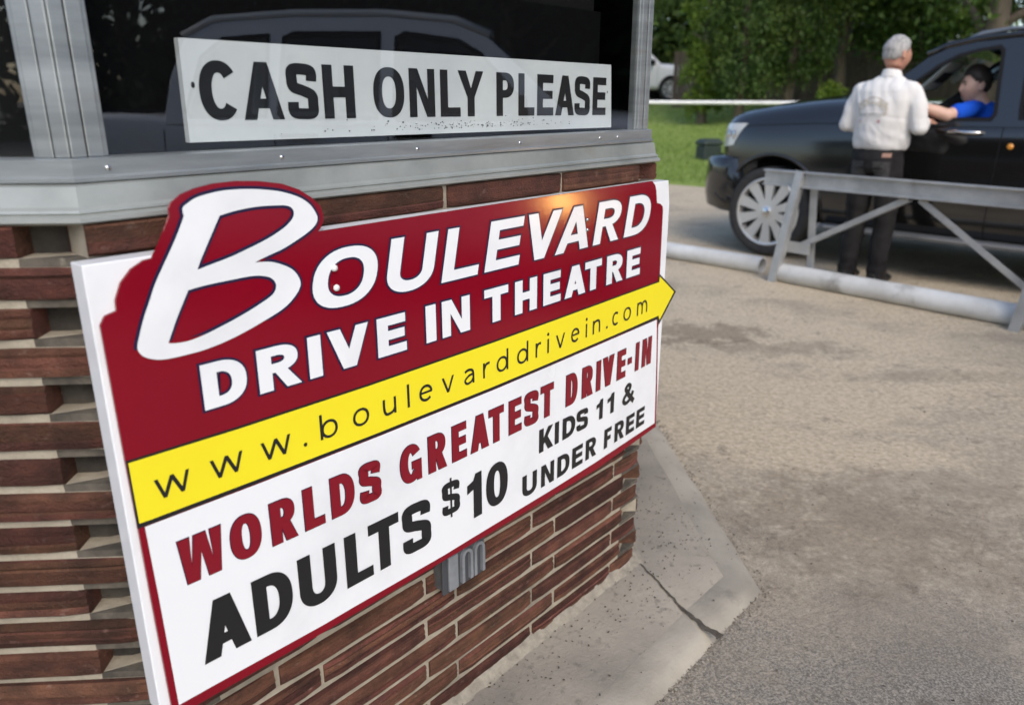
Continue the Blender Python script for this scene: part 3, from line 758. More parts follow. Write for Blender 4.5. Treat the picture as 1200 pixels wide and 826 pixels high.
tag(gv, 'loose grit and small stones on the worn drive', 'gravel', kind='stuff')

# ------------------------------------------------------------------ ticket booth
booth = thing('ticket_booth', 'octagonal ticket booth of thin brown bricks with metal framed windows', 'ticket booth', BC, WROT)
def brick_material():
    m = mat('rough_brick', (.150, .062, .040), (.066, .031, .022), rough=.88, scale=18, detail=10, stretch=(1, 1, 1.4), bump=1.0, bscale=210, bdist=.008, spec=.25, island=.45,
            c3=(.19, .115, .088), s3=55, lo3=.60, hi3=.76)
    return m
brick_m = brick_material()
mortar_m = mat('pale_mortar', (.40, .355, .28), (.30, .265, .205), rough=.95, scale=22, detail=8, bump=.7, bscale=120, bdist=.004, spec=.2, c3=(.17, .15, .12), s3=4.0, lo3=.56, hi3=.74)
PITCH = .0540; BH = .0418; Z0 = 1.2085
def brick(m_, k, xa, xb, zt, zb, depth=.10, dj=0.0):
    """one brick lying along face k from xa to xb: slightly ridged front, worn edges"""
    n = max(3, int((xb - xa) / .035)); h = zt - zb
    prof = [(-depth, 0.), (-.006, 0.), (-.0015, .05), (0., .12), (.0008, .30), (-.0012, .36), (.0006, .46), (0.0, .62), (-.0014, .68), (.0004, .80), (-.0004, .90), (-.0025, .97), (-.007, 1.), (-depth, 1.)]
    pj = [(d + jit(.0010) if -.05 < d else d, f) for d, f in prof]
    sd_ = random.uniform(0, 100); rings = []
    for i in range(n + 1):
        f = i / n; x = xa + (xb - xa) * f; e = min(i, n - i)
        back = .004 if e == 0 else 0
        ring = []
        for d, q in pj:
            dd = d + dj
            if d > -.05:
                dd += noise.noise((x * 28, q * 3.2, sd_)) * .0016 + noise.noise((x * 9, 0, sd_)) * .0012 - back
            z = zb + h * q + noise.noise((x * 7, q, sd_ + 9)) * .0009
            ring.append(face_pt(k, x, dd, z))
        rings.append(ring)
    m_.rings(rings)
mbk = MB()
ncourse = 22
for k in range(8):
    for j in range(ncourse):
        zt = Z0 - PITCH * j; zb = zt - BH
        if zt < .045: break
        zb = max(zb, .02)
        odd = j % 2
        right = SIDE / 2 - (.010 if odd else .082)
        left = -SIDE / 2 + (.055 if odd else -.002)
        joints = []
        x = SIDE / 2 - ((.137 if odd else .402) if k != 7 else (.345 if odd else .43))
        while x > left + .05:
            joints.append(x); x -= .357
        edges = [right] + joints + [left]
        for a, b_ in zip(edges[:-1], edges[1:]):
            dj = jit(.0016)
            brick(mbk, k, b_ + .0055 + jit(.001), a - .0055 + jit(.001), zt + jit(.0007), zb + jit(.0007), .10, dj)
mbk.build('brick_wall', brick_m, booth, smooth=True, angle=35)
# mortar body with its corners cut back so that the toothed corners stay hollow
mm = MB(); gap = MB(); soot = MB()
for j in range(ncourse + 1):
    zt = Z0 - PITCH * j; lo_ = max(zt - PITCH + (PITCH - BH), .0)
    if zt < .02: break
    top = zt + (PITCH - BH) if j else zt
    mm.rings([oct_ring(-.0075 + jit(.0004), z, .090) for z in (zt, top)] if j else [oct_ring(-.008, z) for z in (zt, zt + .001)])
    if j: soot.rings([oct_ring(-.0085, z) for z in (zt + .0006, top - .0006)])
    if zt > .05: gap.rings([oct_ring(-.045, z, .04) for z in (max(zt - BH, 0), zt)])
    # the same courses keep a full mortar face between the hollow corners
    zb = max(zt - BH, 0)
    for k in range(8):
        odd = j % 2; xr = SIDE / 2 - (.016 if odd else .100); xl = -SIDE / 2 + (.060 if odd else .004)
        c = [face_pt(k, xl, -.0080, zb - .0005), face_pt(k, xr, -.0080, zb - .0005), face_pt(k, xr, -.06, zb - .0005), face_pt(k, xl, -.06, zb - .0005)]
        mm.rings([c, [(p[0], p[1], zt + .0005) for p in c]])
mm.build('mortar', mortar_m, booth)
soot.build('corner_mortar', mat('soiled_mortar', (.12, .105, .083), (.055, .048, .039), rough=.95, scale=30, bump=.6, bscale=90, bdist=.004, c3=(.26, .23, .18), s3=14, lo3=.66, hi3=.76), booth)
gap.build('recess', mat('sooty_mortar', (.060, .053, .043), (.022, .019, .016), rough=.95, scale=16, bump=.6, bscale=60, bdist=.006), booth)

alu = mat('weathered_aluminium', (.40, .43, .44), (.25, .275, .285), rough=.40, metal=.65, scale=5, detail=8, stretch=(.6, .6, 5), rvar=.12, bump=.10, bscale=30, bdist=.002,
          c3=(.30, .28, .25), s3=7, lo3=.62, hi3=.80)
cream = mat('chalky_metal', (.41, .43, .41), (.28, .30, .285), rough=.40, metal=.45, scale=6, detail=9, rvar=.1, bump=.15, bscale=24, bdist=.003, c3=(.30, .27, .22), s3=5.5, lo3=.64, hi3=.80)
WD = -.03                                   # the window wall stands 3 cm back from the bricks
sill = MB().rings([oct_ring(d, z) for d, z in ((-.06, 1.2595), (-.0195, 1.2590), (-.0125, 1.2560), (-.0080, 1.2310), (-.0060, 1.2290), (-.0030, 1.2275), (-.0022, 1.2240), (-.0045, 1.2225), (-.0010, 1.2205), (.0030, 1.2185), (.0035, 1.2130), (.0, 1.2110), (-.06, 1.2100))], cap=False)
sl_o = sill.build('sill', cream, booth, smooth=True, angle=28)
rail = MB().rings([oct_ring(d, z) for d, z in ((-.06, 1.2905), (-.024, 1.2900), (-.0205, 1.2885), (-.0200, 1.2680), (-.0165, 1.2655), (-.0165, 1.2610), (-.0205, 1.2592))], cap=False).build('window_rail', alu, booth, smooth=True, angle=28)
head = MB().rings([oct_ring(d, z) for d, z in ((-.06, 2.02), (-.020, 2.02), (-.018, 2.10), (-.06, 2.10))], cap=False).build('window_head', alu, booth)
chrome = mat('screw_steel', (.55, .55, .55), rough=.25, metal=1.0)
def screw_mesh(r, h):
    return MB().lathe([(0.0001, h), (r * .55, h * .95), (r * .9, h * .55), (r, 0)], 14, 'z')
for k in range(-1, 2):
    xs_ = [-1.353, -1.093, -.812, -.527, -.239, -.164] if k == 0 else [-1.34, -1.05, -.75, -.45, -.20, -.118]
    for u in xs_:
        m_ = MB(); s_ = .0042
        th = R(-90 + 45 * k)
        mm = screw_mesh(s_, .003)
        c = Vector(face_pt(k, u + SIDE / 2, -.0203, 1.2765))
        rot = Matrix.Rotation(th, 3, 'Z') @ Matrix.Rotation(R(90), 3, 'Y')
        m_.add([rot @ Vector(p) + c for p in mm.v], mm.f)
        m_.build('screw', chrome, rail, smooth=True)
# corner posts, each of two stiles with a groove between
wside = (APO + WD) * math.tan(R(22.5))
for k in range(8):
    m_ = MB()
    def prism(pts, z0, z1): m_.rings([[(p[0], p[1], z) for p in pts] for z in (z0, z1)])
    for (kk, sgn) in ((k, 1), (k + 1, -1)):
        for (a, b_, d0) in ((.0015, .020, .000), (.0225, .043, -.003), (.043, .050, -.008)):
            xa, xb = sgn * (wside - a), sgn * (wside - b_)
            prism([face_pt(kk, xa, WD + d0, 0), face_pt(kk, xb, WD + d0, 0), face_pt(kk, xb, WD - .03, 0), face_pt(kk, xa, WD - .03, 0)], 1.2905, 2.02)
    m_.build('corner_post', alu, booth, bevel=.0015, seg=2, fixn=True)
pane_m = glass_mat('booth_glass', (.95, .97, .97), 2.0)
for k in range(8):
    x = wside - .047
    w_ = MB().add([face_pt(k, -x, WD - .012, 1.2907), face_pt(k, x, WD - .012, 1.2907), face_pt(k, x, WD - .012, 2.02), face_pt(k, -x, WD - .012, 2.02)], [(0, 1, 2, 3)])
    w_.build('window_pane', pane_m, booth)
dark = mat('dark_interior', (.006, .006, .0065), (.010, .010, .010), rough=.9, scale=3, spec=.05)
# interior: added dark panels block daylight behind the other panes, counter, floor and ceiling
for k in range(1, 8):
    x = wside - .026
    MB().add([face_pt(k, -x, WD - .034, 1.20), face_pt(k, x, WD - .034, 1.20), face_pt(k, x, WD - .034, 2.06), face_pt(k, -x, WD - .034, 2.06)], [(0, 1, 2, 3)]).build('light_blocker', dark, booth)
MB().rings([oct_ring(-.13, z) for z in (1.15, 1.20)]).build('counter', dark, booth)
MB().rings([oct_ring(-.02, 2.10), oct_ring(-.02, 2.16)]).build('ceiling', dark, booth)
MB().rings([oct_ring(d, z) for d, z in ((-.02, 2.17), (.15, 2.17), (.15, 2.33), (-.2, 2.40))]).build('roof', mat('roof_white', (.7, .7, .68), rough=.5), booth, bevel=.01)
# matt black sheet behind the notice, with a near-black blind above it
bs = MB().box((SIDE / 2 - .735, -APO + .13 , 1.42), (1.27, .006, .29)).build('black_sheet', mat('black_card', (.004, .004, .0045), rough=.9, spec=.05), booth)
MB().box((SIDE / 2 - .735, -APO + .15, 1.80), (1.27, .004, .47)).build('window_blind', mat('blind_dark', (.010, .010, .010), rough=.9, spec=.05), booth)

# ------------------------------------------------------------------ metal outlet box under the sign
box = thing('outlet_box', 'small grey metal weatherproof outlet box on the brick wall under the sign', 'outlet box', P0 + DV * -.765 + NV * 0 + Vector((0, 0, .41)), WROT)
zinc = mat('dull_zinc', (.20, .215, .235), (.13, .14, .15), rough=.45, metal=.5, scale=18, rvar=.1, bump=.15, bscale=60, bdist=.001, c3=(.13, .12, .11), s3=10, lo3=.6, hi3=.8)
MB().box((0, -.008, 0), (.118, .03, .092)).build('back_box', zinc, box, bevel=.004)
MB().box((0, -.0255, 0), (.128, .006, .102)).build('cover_plate', mat('dark_zinc', (.085, .09, .10), rough=.5, metal=.4), box, bevel=.002)
for x in (.004, .042):
    outer = [(-.0165, -.040)] + ell(0, .018, .0165, .020, 180, 0, 14, 2, False) + [(.0165, -.040)]
    inner = [(-.0090, -.040)] + ell(0, .018, .0090, .013, 180, 0, 14, 2, False) + [(.0090, -.040)]
    m_ = MB(); fn = lambda a, b_, d, x=x: (x + a, -.0285 - d, b_ - .002)
    m_.flat([outer + inner[::-1]], fn, .008, .009)
    m_.build('outlet_hood', mat('light_zinc', (.34, .36, .39), (.24, .255, .275), rough=.4, metal=.4, scale=20), box)
MB().box((-.036, -.031, -.004), (.028, .007, .084)).build('hinge_strip', MATS['light_zinc'], box, bevel=.0025)
for x, z in ((-.054, .044), (.056, .044)):
    s_ = MB().lathe([(0.0001, -.0030), (.003, -.0026), (.0036, 0)], 10, 'y', (x, -.0285, z)).build('screw', chrome, box, smooth=True)

# ------------------------------------------------------------------ the painted price sign
sign = thing('price_sign', 'red, yellow and white drive-in theatre price sign with a big white B on brick wall', 'sign', P0, WROT)
SG = .052
def sf(x, y, d): return (x, -d, y)
white_v = mat('sign_white', (.80, .82, .84), rough=.22, spec=.5, scale=3, c3=(.66, .68, .70), s3=3.5, lo3=.5, hi3=.8, rvar=.08)
red_v = mat('sign_red', (.225, .002, .013), (.195, .002, .011), rough=.14, scale=2.0, spec=.5)
yel_v = mat('sign_yellow', (.86, .74, .02), (.83, .70, .02), rough=.25, scale=2)
blk_v = mat('sign_black', (.014, .014, .015), rough=.3)
navy_v = mat('sign_navy', (.012, .010, .045), rough=.3)
dred_v = mat('sign_letter_red', (.21, .005, .015), rough=.3)
MB().flat([[(-1.4285, .485), (-.010, .485), (-.012, 1.108), (-.0235, 1.168), (-1.4285, 1.168)]], sf, .046, .036).build('backing_board', white_v, sign, bevel=.0015, fixn=True)
for u in (-1.2, -.3):                                                    # battens that hold the board off the bricks
    MB().box((u, -.004, .83), (.05, .014, .5)).build('batten', white_v, sign)
facec = SIGN_SHAPE['face']
def smooth_closed(c, corners=(), n=4):
    return c
MB().flat([facec], sf, SG, .0045).build('face_panel', red_v, sign)
fr = SG
MB().flat([SIGN_SHAPE['black']], sf, fr + .0005).build('arrow_border', blk_v, sign)
MB().flat([SIGN_SHAPE['yellow']], sf, fr + .0010).build('yellow_arrow', yel_v, sign)
MB().flat([SIGN_SHAPE['white']], sf, fr + .0007).build('price_panel', white_v, sign)
def catmull_closed(c, keep, n=5):
    """smooth a closed contour except at the kept corner indices"""
    out = []; m = len(c)
    for i in range(m):
        p1, p2 = c[i], c[(i + 1) % m]
        p0 = c[i - 1] if i not in keep else p1
        p3 = c[(i + 2) % m] if (i + 1) % m not in keep else p2
        for k in range(n):
            t = k / n
            out.append(tuple(0.5 * ((2 * p1[j]) + (-p0[j] + p2[j]) * t + (2 * p0[j] - 5 * p1[j] + 4 * p2[j] - p3[j]) * t * t + (-p0[j] + 3 * p1[j] - 3 * p2[j] + p3[j]) * t ** 3) for j in (0, 1)))
    return out
bigB = [catmull_closed(SIGN_SHAPE['B'], {0, 18}), catmull_closed(SIGN_SHAPE['B1'], {0, 13, 14}), catmull_closed(SIGN_SHAPE['B2'], {0, 15, 14})]
def words(name, entries, counts, t, ty, *a, **k):
    i = 0
    for n in counts:
        lettering(name, text_shapes(entries[i:i + n], t, ty), *a, **k); i += n
def lettering(name, shapes, m, parent, d0, fn=sf, out_m=None, out_w=0.0, step=.00012):
    m_ = MB()
    def put(mm, s_, d):
        if isinstance(s_, Strip): mm.grid([[fn(x, y, d) for x, y in s_.L], [fn(x, y, d) for x, y in s_.R]])
        else: mm.flat(s_, fn, d)
    for i, s_ in enumerate(shapes): put(m_, s_, d0 + (i % 4) * step)
    o = m_.build(name, m, parent)
    if out_m is not None:
        m2 = MB()
        for i, s_ in enumerate(shapes): put(m2, offset_shape(s_, out_w), d0 - .0010 + (i % 4) * step)
        m2.build('letter_outline', out_m, o)
    return o
T = SIGN_TEXT
lettering('big_initial', [bigB], white_v, sign, fr + .0016, out_m=navy_v, out_w=.0042)
lettering('name_lettering', text_shapes([e + (.2215,) for e in T['boulevard']], .30, .20), white_v, sign, fr + .0016, out_m=navy_v, out_w=.0034)
words('subtitle_word', T['drive_in'], (5, 2, 7), .345, .235, white_v, sign, fr + .0016, out_m=navy_v, out_w=.0034)
lettering('web_address', text_shapes(T['url'], .165, .165), blk_v, sign, fr + .0016)
words('slogan_word', T['worlds'], (6, 8, 8), .248, .205, dred_v, sign, fr + .0020, out_m=navy_v, out_w=.0011)
words('adult_price', T['adults'], (6, 3), .245, .205, blk_v, sign, fr + .0016)
words('children_word', T['kids'], (4, 2, 1), .29, .22, blk_v, sign, fr + .0016)
words('free_word', T['under'], (5, 4), .285, .22, blk_v, sign, fr + .0016)
wscr = mat('screw_white', (.75, .75, .74), rough=.3)
for i, (u, z) in enumerate(SIGN_SHAPE['screws']):
    r = .0055 if i < 2 else .004
    MB().lathe([(0.0001, -.0045), (r * .6, -.0042), (r * .92, -.0025), (r, 0)], 16, 'y', (u, -(fr + .0024), z)).build('screw', wscr if i < 2 else chrome, sign, smooth=True)

# ------------------------------------------------------------------ cash notice inside the window
notice = thing('payment_notice', 'white notice board with black capitals CASH ONLY PLEASE inside the booth window', 'notice', P0, WROT)
MB().flat([[(-1.2195, 1.3021), (-.1407, 1.2973), (-.1509, 1.4407), (-1.2178, 1.4431)]], sf, -.0557, .012).build('board', mat('notice_white', (.62, .65, .65), (.54, .57, .58), rough=.5, scale=5), notice)
words('notice_word', T['cash'], (4, 4, 6), .235, .20, blk_v, notice, -.0552)
m_ = MB()
for i in range(150):
    u = random.gauss(-.62, .17); z = 1.309 + abs(random.gauss(0, .007)); a = random.uniform(.0006, .0022)
    if not -1.1 < u < -.3: continue
    m_.flat([[(u + a * math.cos(q) * random.uniform(.5, 1.6), z + a * math.sin(q) * random.uniform(.4, 1)) for q in (0, 1.2, 2.5, 3.8, 5.1)]], sf, -.0553)
m_.flat([ell(-1.2045, 1.381, .0030, .0045, n=12, p=2)], sf, -.0553); m_.flat([ell(-.1635, 1.379, .002, .003, n=10, p=2)], sf, -.0553)
m_.build('paint_chips', blk_v, notice)
# ------------------------------------------------------------------ kerb pipes and the steel barrier
galv = mat('galvanised_steel', (.50, .51, .51), (.36, .37, .375), rough=.45, metal=.55, scale=6, rvar=.1, bump=.1, bscale=40, bdist=.002, c3=(.27, .25, .22), s3=4, lo3=.62, hi3=.8)
pipe_m = mat('white_pipe_paint', (.62, .63, .62), (.48, .48, .46), rough=.55, scale=4, detail=8, bump=.25, bscale=40, bdist=.003, c3=(.20, .19, .17), s3=3.2, lo3=.60, hi3=.74)
def pipe(label, a, b, r):
    a, b = Vector(a), Vector(b); d = (b - a); L = d.length
    t = thing('kerb_pipe', label, 'kerb pipe', a, math.atan2(d.y, d.x), 'white pipes lying along the lane edge')
    prof = [(r * .80, 0.0), (r * .97, 0), (r, .006)] + [(r, L * k / 14) for k in range(1, 14)] + [(r, L - .006), (r * .97, L), (r * .80, L), (r * .78, L - .05)]
    MB().lathe([(p[0], p[1]) for p in prof], 28, 'x', (0, 0, r * .86)).build('pipe_wall', pipe_m, t, smooth=True, angle=40)
    MB().lathe([(r * .79, .03), (.0001, .03)], 28, 'x', (0, 0, r * .86)).build('pipe_mouth', dark, t)
    return t
off = LNV * .075
pA = Vector((2.02, 6.22, 0)) + off; pB = Vector((2.075, 5.945, 0)) + off
pipe('white painted pipe lying on the ground left of the steel barrier', pA - LDV * 3.4, pA, .072)
pipe('white painted pipe lying on the ground under the steel barrier', pB, pB + Vector((.64, -.768, 0)) * 2.9, .074)

BX = Vector((.613, -.790, 0)); brot = math.atan2(BX.y, BX.x)
bar = thing('steel_barrier', 'grey galvanised steel barrier with slanting legs and diagonal braces', 'barrier', (2.06, 5.95, 0), brot)
def ibeam(a, b, w, h, tf, name, parent):
    m_ = MB(); a, b = Vector(a), Vector(b); z = Vector((0, 0, h / 2 - tf / 2))
    m_.bar(a + z, b + z, w, tf); m_.bar(a - z, b - z, w, tf); m_.bar(a, b, tf * 1.2, h - 2 * tf - .0004)
    return m_.build(name, galv, parent, bevel=.001)
def angle_iron(a, b, w, name, up=(0, -1, 0), m=None):
    m_ = MB(); a, b = Vector(a), Vector(b); d = (b - a).normalized()
    side = d.cross(Vector(up)).normalized(); u = side.cross(d)
    t = .006
    m_.bar(a, b, w, t, up=up)
    m_.bar(a + side * (w / 2 - t / 2) - u * (w / 2 + t / 2 - .0005), b + side * (w / 2 - t / 2) - u * (w / 2 + t / 2 - .0005), t, w, up=up)
    return m_.build(name, m or galv, bar, bevel=.001)
ibeam((-.245, .125, .787), (2.75, .125, .787), .07, .118, .010, 'beam', bar)
for x in (0, 1.741):
    angle_iron((x - .012, -.01, -.02), (x + .075, .085, .855), .062, 'front_leg')
    m_ = MB().bar((x + .20, .20, -.02), (x + .165, .165, .73), .058, .012, up=(0, -1, 0)).build('rear_post', galv, bar, bevel=.001)
    MB().box((x + .125, .10, .275), (.20, .012, .085)).build('gusset_plate', galv, bar, bevel=.001)
    MB().box((x + .08, .10, .80), (.05, .05, .006)).build('clip', galv, bar)
angle_iron((.075, .13, .262), (.895, .13, .720), .042, 'brace')
angle_iron((.975, .13, .722), (1.70, .12, .255), .042, 'brace')
for x, z in ((.86, .725), (1.02, .725)):
    MB().box((x, .125, z - .003), (.05, .045, .006)).build('weld_plate', mat('rusty_weld', (.22, .15, .08), (.12, .08, .05), rough=.8, scale=40), bar)

# ------------------------------------------------------------------ vehicles
black_paint = mat('black_car_paint', (.008, .0078, .0075), rough=.10, spec=1.0)
silver_paint = mat('silver_car_paint', (.84, .85, .87), rough=.32, metal=.0, coat=.8)
white_paint = mat('white_car_paint', (.78, .79, .79), rough=.3, coat=.8)
rubber = mat('tyre_rubber', (.022, .022, .023), (.035, .034, .032), rough=.8, scale=20)
rim_m = mat('alloy_rim', (.66, .66, .64), rough=.34, metal=.55)
trim = mat('black_trim', (.010, .010, .011), rough=.75, spec=.2)
inner_m = mat('cabin_dark', (.022, .023, .025), rough=.8)
inner_l = mat('cabin_light_trim', (.45, .50, .47), rough=.6)
car_glass = glass_mat('car_glass', (.62, .70, .70), 1.5)
tint_glass = glass_mat('tinted_glass', (.38, .41, .41), 1.5)
lens_m = mat('lamp_lens', (.55, .54, .50), rough=.12, coat=1.0)
amber = mat('amber_glint', (.75, .30, .03), rough=.2, coat=.6)
red_l = mat('red_lens', (.35, .02, .02), rough=.2, coat=.6)
under_m = mat('underbody', (.012, .012, .012), rough=.9)

def wheel(parent, x, y, r, rr, spokes=10, w=.24):
    """y < 0 is the driver's side; the outer face looks away from the car"""
    s_ = -1 if y < 0 else 1
    e = bpy.data.objects.new('wheel', None); col.objects.link(e); e.parent = parent; e.location = (x, y, r)
    prof = [(rr, -.010), (rr * 1.03, -.004), (r * .90, .006), (r * .965, -.004), (r * .995, -.03)] + [(r, -.06), (r, -w + .06)] + [(r * .995, -w + .03), (r * .95, -w), (rr, -w + .01)]
    MB().lathe([(a, -s_ * b_ * -1) for a, b_ in prof], 48, 'y').build('tyre', rubber, e, smooth=True, angle=50)
    m_ = MB()
    m_.lathe([(rr * 1.0, s_ * -.004), (rr * .97, s_ * .002), (rr * .925, s_ * -.004), (rr * .90, s_ * -.06), (rr * .86, s_ * -.17)], 48, 'y')
    m_.lathe([(.0001, s_ * .004), (rr * .16, s_ * .002), (rr * .205, s_ * -.008), (rr * .22, s_ * -.05)], 30, 'y')
    for k in range(spokes):
        a = 2 * math.pi * (k + .5) / spokes
        ca, sa = math.cos(a), math.sin(a)
        def P(rad, t, d): return (rad * ca - t * sa, s_ * d, rad * sa + t * ca)
        r0, r1 = rr * .17, rr * .93; w0, w1 = rr * .088, rr * .165
        ring0 = [P(r0, -w0, -.004), P(r0, w0, -.004), P(r0, w0, -.05), P(r0, -w0, -.05)]
        rm = (r0 + r1) / 2
        ring1 = [P(rm, -w0 * 1.4, -.012), P(rm, w0 * 1.4, -.012), P(rm, w0 * 1.4, -.045), P(rm, -w0 * 1.4, -.045)]
        ring2 = [P(r1, -w1, -.008), P(r1, w1, -.008), P(r1, w1, -.04), P(r1, -w1, -.04)]
        m_.rings([ring0, ring1, ring2])
    m_.build('rim', rim_m, e, smooth=True, angle=35, fixn=True)
    MB().lathe([(rr * .90, s_ * -.075), (.0001, s_ * -.075)], 36, 'y').build('brake_disc', mat('brake_dark', (.05, .05, .05), rough=.5, metal=.6), e)
    MB().lathe([(.0001, s_ * .010), (rr * .11, s_ * .008), (rr * .13, s_ * .002)], 24, 'y').build('hub_cap', mat('hub_chrome', (.7, .7, .7), rough=.1, metal=1.0), e, smooth=True)
    return e

def section(zb, wb, w, zs, wt, zt, zc):
    half = [(0, zb), (wb * .6, zb), (wb, zb + .01), (w - .02, zb + .10), (w, zb + (zs - zb) * .42), (w - .008, zb + (zs - zb) * .72), (w - .03, zs), (wt, zt), (wt * .62, zt + (zc - zt) * .75), (0, zc)]
    return half + [(-y, z) for y, z in half[-2:0:-1]]

def vehicle(name, label, spec, loc, heading, paint, group=None):
    """local x runs from the front axle to the tail, y from the driver's side (-) to the passenger's side (+)"""
    root = thing(name, label, spec['cat'], loc, heading, group)
    st = spec['stations']
    m_ = MB(); rings = []
    for s_ in st:
        x = s_[0]; rings.append([(x, y, z) for y, z in section(*s_[1:])])
    m_.rings(rings)
    body = m_.build('body', paint, root, smooth=True, fixn=True)
    ss = body.modifiers.new('ss', 'SUBSURF'); ss.levels = 2; ss.render_levels = 2
    cut = MB(); wr = spec['arch']
    for x in (0, spec['wb']):
        for s_ in (-1, 1):
            ring = []
            for yy in (.66 * s_, 1.3 * s_):
                ring.append([(x + wr * math.cos(2 * math.pi * k / 40), yy, spec['wr'] + .02 + wr * math.sin(2 * math.pi * k / 40)) for k in range(40)])
            cut.rings(ring)
    for (x0, x1, y0, z0, z1) in spec['cavities']:
        cut.box(((x0 + x1) / 2, 0, (z0 + z1) / 2), (x1 - x0, 2 * y0, z1 - z0))
    co = cut.build('cutter', inner_m, root, fixn=True)
    bo = body.modifiers.new('cut', 'BOOLEAN'); bo.object = co; bo.operation = 'DIFFERENCE'; bo.solver = 'EXACT'
    try: bo.material_mode = 'TRANSFER'
    except Exception: pass
    bake(body)
    bpy.data.objects.remove(co)
    shade(body, 40)
    tree_ = bvh_of(body)
    # underbody keeps light from leaking below
    MB().box((spec['wb'] / 2, 0, .36), (spec['wb'] + .9, 1.25, .12)).build('underbody', under_m, root)
    # side frames of the cabin with window openings
    oz, oy, slope = spec['belt'], spec['beltw'], spec['tumble']
    for s_ in (-1, 1):
        def fn(x, z, d, s_=s_): return (x, s_ * (oy - (z - oz) * slope + d), z)
        pane = MB()
        for w_ in spec['windows']:
            if s_ < 0 and w_ is spec['windows'][0] and spec.get('open_window'): continue
            pane.flat([w_], fn, -.022)
        fr_ = MB().flat([spec['side']] + spec['windows'], fn, 0.0, .05).build('side_frame', paint, root, bevel=.006, seg=2, fixn=True)
        pane.build('window_glass', spec['side_glass'], fr_)
        m2 = MB()
        for w_ in spec['windows']:
            m2.flat([offset_contour(w_, .022), offset_contour(w_, -.004)], fn, .003, .008)
        m2.build('window_surround', trim, fr_)
    # roof
    edge = spec['roof']; rows = []
    for x, z in edge:
        ye = oy - (z - oz) * slope + .002
        rows.append([(x, ye * f, z + .055 * (1 - f * f) * spec.get('camber', 1)) for f in (-1, -.97, -.9, -.75, -.5, -.25, 0, .25, .5, .75, .9, .97, 1)])
    rf = MB().grid(rows).build('roof', paint, root, smooth=True)
    so = rf.modifiers.new('s', 'SOLIDIFY'); so.thickness = .04; so.offset = -1
    # windscreens
    for nm, (x0, z0, w0, x1, z1, w1, bow) in (('windscreen', spec['ws']), ('rear_glass', spec['rg'])):
        rows = []
        for k in range(9):
            f = k / 8; x = x0 + (x1 - x0) * f; z = z0 + (z1 - z0) * f; w = w0 + (w1 - w0) * f
            rows.append([(x + bow * (1 - q * q), w * q, z) for q in [-1 + i / 6 for i in range(13)]])
        MB().grid(rows).build(nm, car_glass if nm == 'windscreen' else tint_glass, root, smooth=True)
    # details laid on the body surface
    def hit(x, z, s_=-1, far=2.0, dirv=None):
        h = tree_.ray_cast(Vector((x, s_ * far, z)), Vector(dirv or (0, -s_, 0)))
        return h
    def ribbon(pts, wdt, off_, m_, nm, parent=root, s_=-1, sub=10):
        P = []
        for i in range(len(pts) - 1):
            for k in range(sub): 
                f = k / sub; P.append((pts[i][0] + (pts[i + 1][0] - pts[i][0]) * f, pts[i][1] + (pts[i + 1][1] - pts[i][1]) * f))
        P.append(pts[-1]); A, B = [], []
        for i, p in enumerate(P):
            a = P[max(i - 1, 0)]; b_ = P[min(i + 1, len(P) - 1)]; dx, dz = b_[0] - a[0], b_[1] - a[1]; l = math.hypot(dx, dz) or 1
            for lst, sg in ((A, -1), (B, 1)):
                x, z = p[0] - dz / l * wdt / 2 * sg, p[1] + dx / l * wdt / 2 * sg
                h = hit(x, z, s_)
                if h[0] is None: break
                q = h[0] + Vector((0, s_ * off_, 0)); lst.append(tuple(q))
        n = min(len(A), len(B))
        if n < 2: return None
        return MB().grid([A[:n], B[:n]]).build(nm, m_, parent, smooth=True)
    for s_ in (-1, 1):
        for seam in spec['seams']: ribbon(seam, .007, .0012, trim, 'door_seam', s_=s_, sub=14)
        for (x, z) in spec['handles']:
            h = hit(x, z, s_)
            if h[0]:
                y = h[0].y
                hd = MB().tube([(x - .115, y + s_ * .004, z + .002), (x - .10, y + s_ * .030, z + .003), (x, y + s_ * .042, z + .003), (x + .10, y + s_ * .030, z), (x + .115, y + s_ * .004, z)], [(.016, .012), (.018, .014), (.019, .015), (.018, .014), (.016, .012)], 12, up=(0, 0, 1)).build('door_handle', spec['handle_m'], root, smooth=True)
    return root, body, tree_, hit, ribbon

